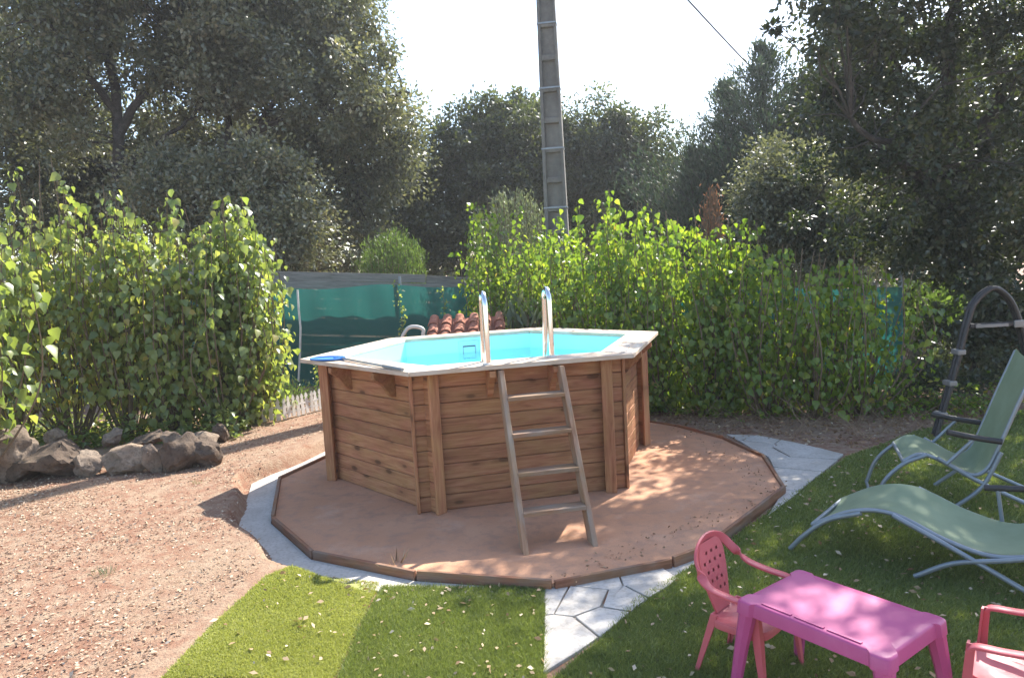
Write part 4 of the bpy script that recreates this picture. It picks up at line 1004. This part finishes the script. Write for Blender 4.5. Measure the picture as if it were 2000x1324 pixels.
# dry twigs under the right hedge and twig on the slab
mb = MB()
for i in range(260):
    p = pts_in([(1.9,8.5),(2.7,7.7),(3.7,7.2),(5.3,7.9),(5.3,9.4),(2,10)], 1)[0]; a = rng.random()*6.283; l_ = rng.uniform(.15, .6); h_ = rng.uniform(.05, .45)
    q0 = np.array([p[0], p[1], -.04]); q1 = q0+np.array([math.cos(a)*l_, math.sin(a)*l_, h_]); mb.tube([q0, (q0+q1)/2+rng.normal(size=3)*.04, q1], [.004, .003, .0015], 3)
tag(mb.build('dry_twigs', M['twig']), 'tangle of dry twigs on the ground under the right hedge', 'twigs', kind='stuff')
def tuft(name, label, px, n, h, mat, dz=0):
    p = gpt(px); mb = MB()
    V, Fc = [], []
    P = np.repeat(p[None], n, 0)+np.concatenate([rng.normal(size=(n, 2))*.03, np.full((n, 1), dz)], 1)
    A = np.array([0,0,1.])+rng.normal(size=(n, 3))*.55
    o = link(name, leaf_mesh(name, P, A, rand_dirs(n), h*rng.uniform(.5, 1.1, n), 'blade', rng.random(n)), mat); return tag(o, label, 'weed', kind='stuff')
tuft('dry_weed', 'dry straw-coloured weed growing at the slab edging', (768,1117), 26, .17, L['litter'])
tuft('grass_tuft', 'small grey-green grass tuft on the bare red soil', (205,1122), 60, .07, L['olive'])
tuft('grass_tuft', 'faint green weed on the soil beside the boulders', (385,945), 40, .05, L['shrub'])
for px_, lb_ in ((( 775,560),'leafy vine strand hanging down the green net behind the pool'),((860,560),'short thin vine strand on the net beside the pump house roof'),((618,710),'green climbing vine beside the left pool corner')):
    yv = 12.0 if px_[1] < 600 else 11.2; top = I(px_, yv); ln = 1.0 if px_[0] == 775 else .6
    if px_[1] > 600: ln = 1.0
    vr = empty('vine', tuple(top-np.array([0,0,ln])), lb_, 'vine'); k = 70 if ln > .8 else 30
    cv = np.array(curve([top, top+np.array([.05,0,-ln*.5]), top+np.array([.0,0,-ln])], 14)); MB().tube(cv, .004, 4).build('stem', M['stem'], vr)
    ii = rng.integers(0, len(cv), k); P = cv[ii]+rng.normal(size=(k, 3))*np.array([.04,.03,.04])
    link('leaves', leaf_mesh('leaves', P, rng.normal(size=(k, 3))+np.array([0,-.3,-.5]), rand_dirs(k)+np.array([0,-.6,.5]), .055*rng.uniform(.6, 1.2, k), 'heart', rng.random(k)*.7), L['hedge'], vr)
    tag(vr.children[-1], kind='stuff')

# ------------------------------------------------------------------ children's table and chairs
GZ = -.035
def kid_table():
    c = np.array([1.312, 2.90]); u = np.array([.582,-.813]); v = np.array([.813,.582]); H = .42; hl, hw = .335, .24
    root = empty('play_table', (c[0], c[1], GZ), 'pink plastic children\'s table standing on the lawn', 'table')
    def W(a, b, z): return (c[0]+u[0]*a+v[0]*b, c[1]+u[1]*a+v[1]*b, z)
    def outline(g, n=5):
        """rounded rectangle whose corner lobes stand a little proud"""
        pts = []; L_, B_ = hl+g, hw+g
        quad = [(L_-.085, B_-.014), (L_-.07, B_), (L_-.025, B_), (L_-.007, B_-.007), (L_, B_-.025), (L_, B_-.07), (L_-.014, B_-.085)]
        pts += quad+[(a, -b) for a, b in quad[::-1]]+[(-a, -b) for a, b in quad]+[(-a, b) for a, b in quad[::-1]]
        return pts[::-1]
    rings = [(-.05, H-.002), (-.012, H), (-.004, H-.003), (0, H-.010), (.004, H-.06), (-.002, H-.06), (-.008, H-.014)]
    mb = MB(); n = len(outline(0)); P = []
    for g, z in rings: P += [W(a, b, z) for a, b in outline(g)]
    Fs = [tuple(range(n))] + [(k*n+i, (k+1)*n+i, (k+1)*n+(i+1) % n, k*n+(i+1) % n) for k in range(len(rings)-1) for i in range(n)]
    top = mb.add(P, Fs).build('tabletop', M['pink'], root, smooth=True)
    # pen groove along one long side
    for s0, s1 in ((-.23,-.09),(-.075,.055),(.07,.21)):
        g = [W(s0, -hw+.045, H+.0005), W(s1, -hw+.045, H+.0005)]
        mbg = MB().tube(g, 1., 4, section=[(.004,-.008),(.004,.008),(-.002,.006),(-.002,-.006)], ref=(0,0,1)); mbg.build('pen_ridge', M['pink'], top)
    sec_ = [(-.5,-.5),(.5,-.5),(.5,.5),(-.5,.5)]
    for sa in (-1, 1):
        for sb in (-1, 1):
            ct, cb = (sa*(hl-.044), sb*(hw-.044)), (sa*(hl+.012), sb*(hw+.012)); P = []
            for (ca, cbb), s_, z in ((ct, .042, H-.012), ((ct[0]+(cb[0]-ct[0])*.15, ct[1]+(cb[1]-ct[1])*.15), .038, H-.07), ((ct[0]+(cb[0]-ct[0])*.5, ct[1]+(cb[1]-ct[1])*.5), .030, H*.5), (cb, .022, GZ)):
                for k in range(8):
                    a = math.pi/8+k*math.pi/4; P.append(W(ca+s_*1.05*math.cos(a), cbb+s_*1.05*math.sin(a), z))
            Fs = [(k*8+i, (k*8)+(i+1) % 8, (k+1)*8+(i+1) % 8, (k+1)*8+i) for k in range(3) for i in range(8)]+[tuple(range(24, 32)), tuple(range(8))[::-1]]
            MB().add(P, Fs).build('leg', M['pink'], root, smooth=True)
kid_table()
def kid_chair(loc, face, label):
    """monobloc chair; local +y is the way it faces"""
    fv = np.array(face, float); fv /= np.linalg.norm(fv); sv2 = np.array([fv[1], -fv[0]])
    root = empty('play_chair', (loc[0], loc[1], GZ), label, 'chair', None)
    def W(x, y, z): return np.array([loc[0]+sv2[0]*x+fv[0]*y, loc[1]+sv2[1]*x+fv[1]*y, GZ+z])
    SH = .275
    # seat: rounded slab, slightly dished
    mb = MB(); prof_ = []
    for k in range(28):
        a = 2*math.pi*k/28; cx_, sy_ = math.cos(a), math.sin(a); e = .55
        prof_.append((.155*math.copysign(abs(cx_)**e, cx_)*(1+.12*sy_), .15*math.copysign(abs(sy_)**e, sy_)))
    P = []; rings = [(.55, SH-.010), (.85, SH-.006), (.97, SH), (1.0, SH-.006), (1.0, SH-.035), (.94, SH-.035)]
    for g, z in rings: P += [W(x*g, y*g, z-.012*max(0, -y/.15)) for x, y in prof_]
    n = 28; Fs = [tuple(range(n))]+[(k*n+i, k*n+(i+1) % n, (k+1)*n+(i+1) % n, (k+1)*n+i) for k in range(len(rings)-1) for i in range(n)]
    mb.add(P, Fs).build('seat', M['salmon'], root, smooth=True)
    # one band: front post, arm, round back, arm, front post
    band = [W(-.185,.13,SH-.02), W(-.19,.125,SH+.13), W(-.19,.10,SH+.148), W(-.192,0,SH+.155), W(-.19,-.10,SH+.175), W(-.165,-.165,SH+.235), W(-.11,-.20,SH+.30), W(0,-.215,SH+.33),
            W(.11,-.20,SH+.30), W(.165,-.165,SH+.235), W(.19,-.10,SH+.175), W(.192,0,SH+.155), W(.19,.10,SH+.148), W(.19,.125,SH+.13), W(.185,.13,SH-.02)]
    sec_ = [(.55,-1.5),(.55,1.5),(.3,1.8),(-.45,1.7),(-.55,1.3),(-.55,-1.3),(-.45,-1.7),(.3,-1.8)]
    cv = curve(band[1:-1], 72); refs = None
    mb = MB()
    # orient the strip: flat on the arms, upright around the back
    seg = len(sec_); P = []
    cva = np.array(cv)
    for i, p in enumerate(cva):
        t = unit(cva[min(i+1, len(cva)-1)]-cva[max(i-1, 0)]); zrel = (p[2]-GZ-SH-.15)/.18; kf = float(sstep(.05, .6, zrel))
        outw = np.array([*(p[:2]-np.array(loc)), 0]); outw = unit(outw)
        Nn = unit(np.array([0,0,1.])*(1-kf)+(-np.array([fv[0], fv[1], 0])*.95+np.array([0,0,.25]))*kf); Nn = unit(Nn-t*(Nn@t)); B = np.cross(t, Nn)
        for a, b in sec_: P.append(p+.0125*(a*Nn+b*B))
    Fs = [(i*seg+k, i*seg+(k+1) % seg, (i+1)*seg+(k+1) % seg, (i+1)*seg+k) for i in range(len(cva)-1) for k in range(seg)]+[tuple(range(seg))[::-1], tuple((len(cva)-1)*seg+k for k in range(seg))]
    mb.add(P, Fs).build('arm_band', M['salmon'], root, smooth=True)
    # back splat: a basket-weave panel joining seat and band
    nx, nz = 14, 22; V = []; Fs = []
    def sp(ix, iz, off):
        z = SH-.01+.325*iz/nz; f = iz/nz; hwid = .062+.05*math.sin(math.pi*min(1, f*1.05)*.62); x = -hwid+2*hwid*ix/nx
        if f > .78: z -= .0*f; x *= math.sqrt(max(.05, 1-((f-.78)/.30)**2))
        y = -.135-.075*f**.9+.25*x*x/.2*.25; return W(x, y+off, z)
    for off in (.005, -.005):
        for iz in range(nz+1):
            for ix in range(nx+1): V.append(sp(ix, iz, off))
    q = (nx+1)*(nz+1)
    for iz in range(nz):
        for ix in range(nx):
            if 1 < ix < nx-2 and 3 < iz < nz-3 and iz % 3 == 0 and ix % 3 == (iz//3) % 3: continue     # slits in the weave
            a = iz*(nx+1)+ix; Fs += [(a, a+1, a+nx+2, a+nx+1), (q+a+nx+1, q+a+nx+2, q+a+1, q+a)]
    for iz in range(nz):
        for ix in (0, nx): a = iz*(nx+1)+ix; Fs.append((a, a+nx+1, q+a+nx+1, q+a))
    MB().add(V, Fs).build('back_splat', M['salmon'], root, smooth=True)
    for s in (-1, 1):
        for front in (1, 0):
            if front: top, bot = (s*.185, .135, SH+.15), (s*.20, .175, 0)
            else: top, bot = (s*.125, -.13, SH+.01), (s*.165, -.20, 0)
            P = []; st = [(0, .030), (.25, .032), (.42, .036), (.7, .028), (1, .020)] if front else [(0,.034),(.15,.036),(.5,.029),(1,.02)]
            for f, w_ in st:
                cx_, cy_, cz_ = (top[i]+(bot[i]-top[i])*f for i in range(3))
                # angle section: outer corner, two flanges
                for dx, dy in ((0,0),(-s*w_,0),(-s*w_,-.009*(1 if front else -1)),(-s*.009,-.009*(1 if front else -1)),(-s*.009,-w_*(1 if front else -1)),(0,-w_*(1 if front else -1))):
                    P.append(W(cx_+dx, cy_+dy, cz_))
            k = len(st); Fs = [(i*6+j, i*6+(j+1) % 6, (i+1)*6+(j+1) % 6, (i+1)*6+j) for i in range(k-1) for j in range(6)]+[(0,1,2,3,4,5)[::-1], tuple((k-1)*6+j for j in range(6))]
            MB().add(P, Fs).build('leg', M['salmon'], root)
    return root
U_ = np.array([.582,-.813])
kid_chair((1.045, 3.235), (.70,-.71), 'salmon pink plastic children\'s armchair tucked under the pink table')
p2 = back((1893,1262), GZ+.275+.14)
kf_ = np.array([-.75,.66]); kf_ /= np.linalg.norm(kf_); ks = np.array([kf_[1], -kf_[0]])
loc2 = np.array(p2[:2])-kf_*.125-ks*(-.19)
kid_chair(tuple(loc2), tuple(kf_), 'second salmon armchair with only its arm showing beside the pink table')

# ------------------------------------------------------------------ sun loungers
def lounger(label, toe, axis, prof, wd, armz, tubes):
    """prof: (distance along axis, height) of the sling; toe: plan point under the sling's foot end"""
    ax = np.array(axis, float); ax /= np.linalg.norm(ax); sx = np.array([-ax[1], ax[0]])
    root = empty('sun_lounger', (toe[0], toe[1], GZ), label, 'lounger', 'green sling loungers on the lawn')
    def W(s, b, z): return np.array([toe[0]+ax[0]*s+sx[0]*b, toe[1]+ax[1]*s+sx[1]*b, z+GZ])
    cv = curve([(s, z, 0) for s, z in prof], 40)
    for side in (-1, 1):
        MB().tube([W(p[0], side*wd/2, p[1]) for p in cv], .014, 10).build('side_rail', M['tube_grey'], root, smooth=True)
    nb = 12; V = []; 
    for th in (.003, -.003):
        for p in cv:
            for k in range(nb+1):
                b = -1+2*k/nb; V.append(W(p[0], b*(wd/2-.004), p[1]-.045*(1-b*b)*.8+th+.012))
    q = len(cv)*(nb+1); Fs = []
    for i in range(len(cv)-1):
        for k in range(nb):
            a = i*(nb+1)+k; Fs += [(a, a+1, a+nb+2, a+nb+1), (q+a+nb+1, q+a+nb+2, q+a+1, q+a)]
    MB().add(V, Fs).build('sling', M['fabric'], root, smooth=True)
    for nm, pts, r_, sides in tubes:
        for side in sides:
            c = [W(s, side*(wd/2+o_), z) for s, o_, z in pts]
            MB().tube(curve(c, 24) if len(c) > 2 else c, r_, 10).build(nm, M['tube_grey'] if nm != 'armrest' else M['tube_dark'], root, smooth=True)
    for s_, z_ in ((prof[0][0], prof[0][1]),):
        MB().tube([W(s_, -wd/2, z_), W(s_, wd/2, z_)], .013, 10).build('cross_tube', M['tube_grey'], root, smooth=True)
    for s_, z_ in ((tubes[0][1][0][0], .012), (tubes[1][1][-1][0], .012)):
        MB().tube([W(s_, -wd/2-.02, z_), W(s_, wd/2+.02, z_)], .012, 10).build('ground_bar', M['tube_grey'], root, smooth=True)
    return root
n0, n1 = gpt((1527,1082)), gpt((1632,1020))
mid_ = (n0[:2]+n1[:2])/2; wv = n1[:2]-n0[:2]; wdl = .58
axl = np.array([.74,-.67]); axl /= np.linalg.norm(axl)
lounger('green sling lounger lying low, nearer the pink table', mid_+axl*.12, axl, [(0,.20),(.25,.335),(.48,.36),(.75,.26),(.98,.215),(1.2,.27),(1.45,.40),(1.7,.52)], wdl, .4,
    [('front_leg', [(-.14,.02,.012),(-.04,.02,.13),(.10,.01,.25),(.30,.012,.335)], .015, (-1, 1)),
     ('rear_leg', [(.48,.022,.36),(.85,.026,.20),(1.25,.03,.012)], .015, (-1, 1)),
     ('armrest', [(.85,.035,.42),(1.1,.035,.45),(1.35,.035,.47)], .02, (1,)),
     ('arm_strut', [(.95,.03,.18),(.92,.033,.42)], .012, (1,)),
     ('cross_leg', [(.60,.03,.012),(.80,.03,.14),(1.05,.028,.215),(1.3,.028,.30)], .015, (-1, 1))])
n2 = gpt((1706,990))
ax2 = np.array([.93,-.37]); ax2 /= np.linalg.norm(ax2); sx2 = np.array([-ax2[1], ax2[0]])
lounger('green sling lounger with upright back, farther from the pink table', n2[:2]+sx2*.28+ax2*.20, ax2, [(0,.36),(.12,.42),(.28,.36),(.44,.28),(.54,.33),(.62,.52),(.72,.80),(.84,1.12)], .56, .5,
    [('front_leg', [(-.20,.02,.012),(-.13,.02,.20),(0,.012,.34),(.16,.012,.42)], .015, (-1, 1)),
     ('rear_leg', [(.22,.022,.40),(.50,.026,.23),(.95,.03,.012)], .015, (-1, 1)),
     ('armrest', [(.28,.035,.60),(.45,.035,.565),(.62,.035,.54)], .022, (-1, 1)),
     ('arm_strut', [(.28,.03,.36),(.46,.033,.565)], .013, (-1, 1)),
     ('cross_leg', [(.30,.03,.012),(.50,.03,.20),(.62,.028,.46)], .015, (-1, 1))])

# ------------------------------------------------------------------ arched play frame
fp = gpt((1828,855)); FY = fp[1]
fr_ = empty('climbing_arch', tuple(fp), 'dark arched tubular play frame with crossbar beside the loungers', 'play frame')
arch = [I(p, FY) for p in ((1828,855),(1850,780),(1873,700),(1893,622),(1908,588),(1940,563),(1968,578),(1988,615),(2008,690),(2030,780),(2050,850))]
arch[0][2] = GZ; arch[-1][2] = GZ
for k, dy in enumerate((0, .07)):
    MB().tube([p+np.array([.012*k, dy, -.015*k if 0 < i < 10 else 0]) for i, p in enumerate(curve(arch, 60))], .024, 10).build('arch_tube', M['tube_dark'], fr_, smooth=True)
for py in (690, 748, 808):
    t_ = min(curve(arch, 200)[:90], key=lambda p: abs(p[2]-I((1870,py), FY)[2])); t_ = np.array(t_)
    MB().box(t_+np.array([0,.035,0]), .085, .13, .055).build('collar', M['collar'], fr_, bevel=.012)
cb0, cb1 = I((1893,637), FY), I((1990,637), FY)
cb1[2] = cb0[2]
MB().box((cb0+cb1)/2+np.array([0,.035,0]), np.linalg.norm(cb1-cb0), .12, .04).build('crossbar', M['tube_dark'], fr_, bevel=.006)
MB().box(cb0+(cb1-cb0)*.42+np.array([0,-.03,-.004]), .33, .012, .032).build('tread_plate', M['collar'], fr_, bevel=.003)
MB().box(cb1+np.array([-.01,-.03,.0]), .12, .02, .075).build('bracket_plate', M['collar'], fr_, bevel=.01)

# ------------------------------------------------------------------ added volume standing in for lens veil, lifts the dark tones
hb = MB().box((0, 20, 6.4), 120, 100, 16.).build('lens_veil', None)
ht = NT('lens_veil_volume'); ht.t.nodes.remove(ht.b); pv = ht.n('VolumePrincipled'); pv.inputs['Density'].default_value = .0014; pv.inputs['Color'].default_value = (.92,.95,1,1); pv.inputs['Anisotropy'].default_value = .35
ht.l(pv.outputs[0], ht.o.inputs['Volume']); hb.data.materials.append(ht.m); tag(hb, kind='stuff')
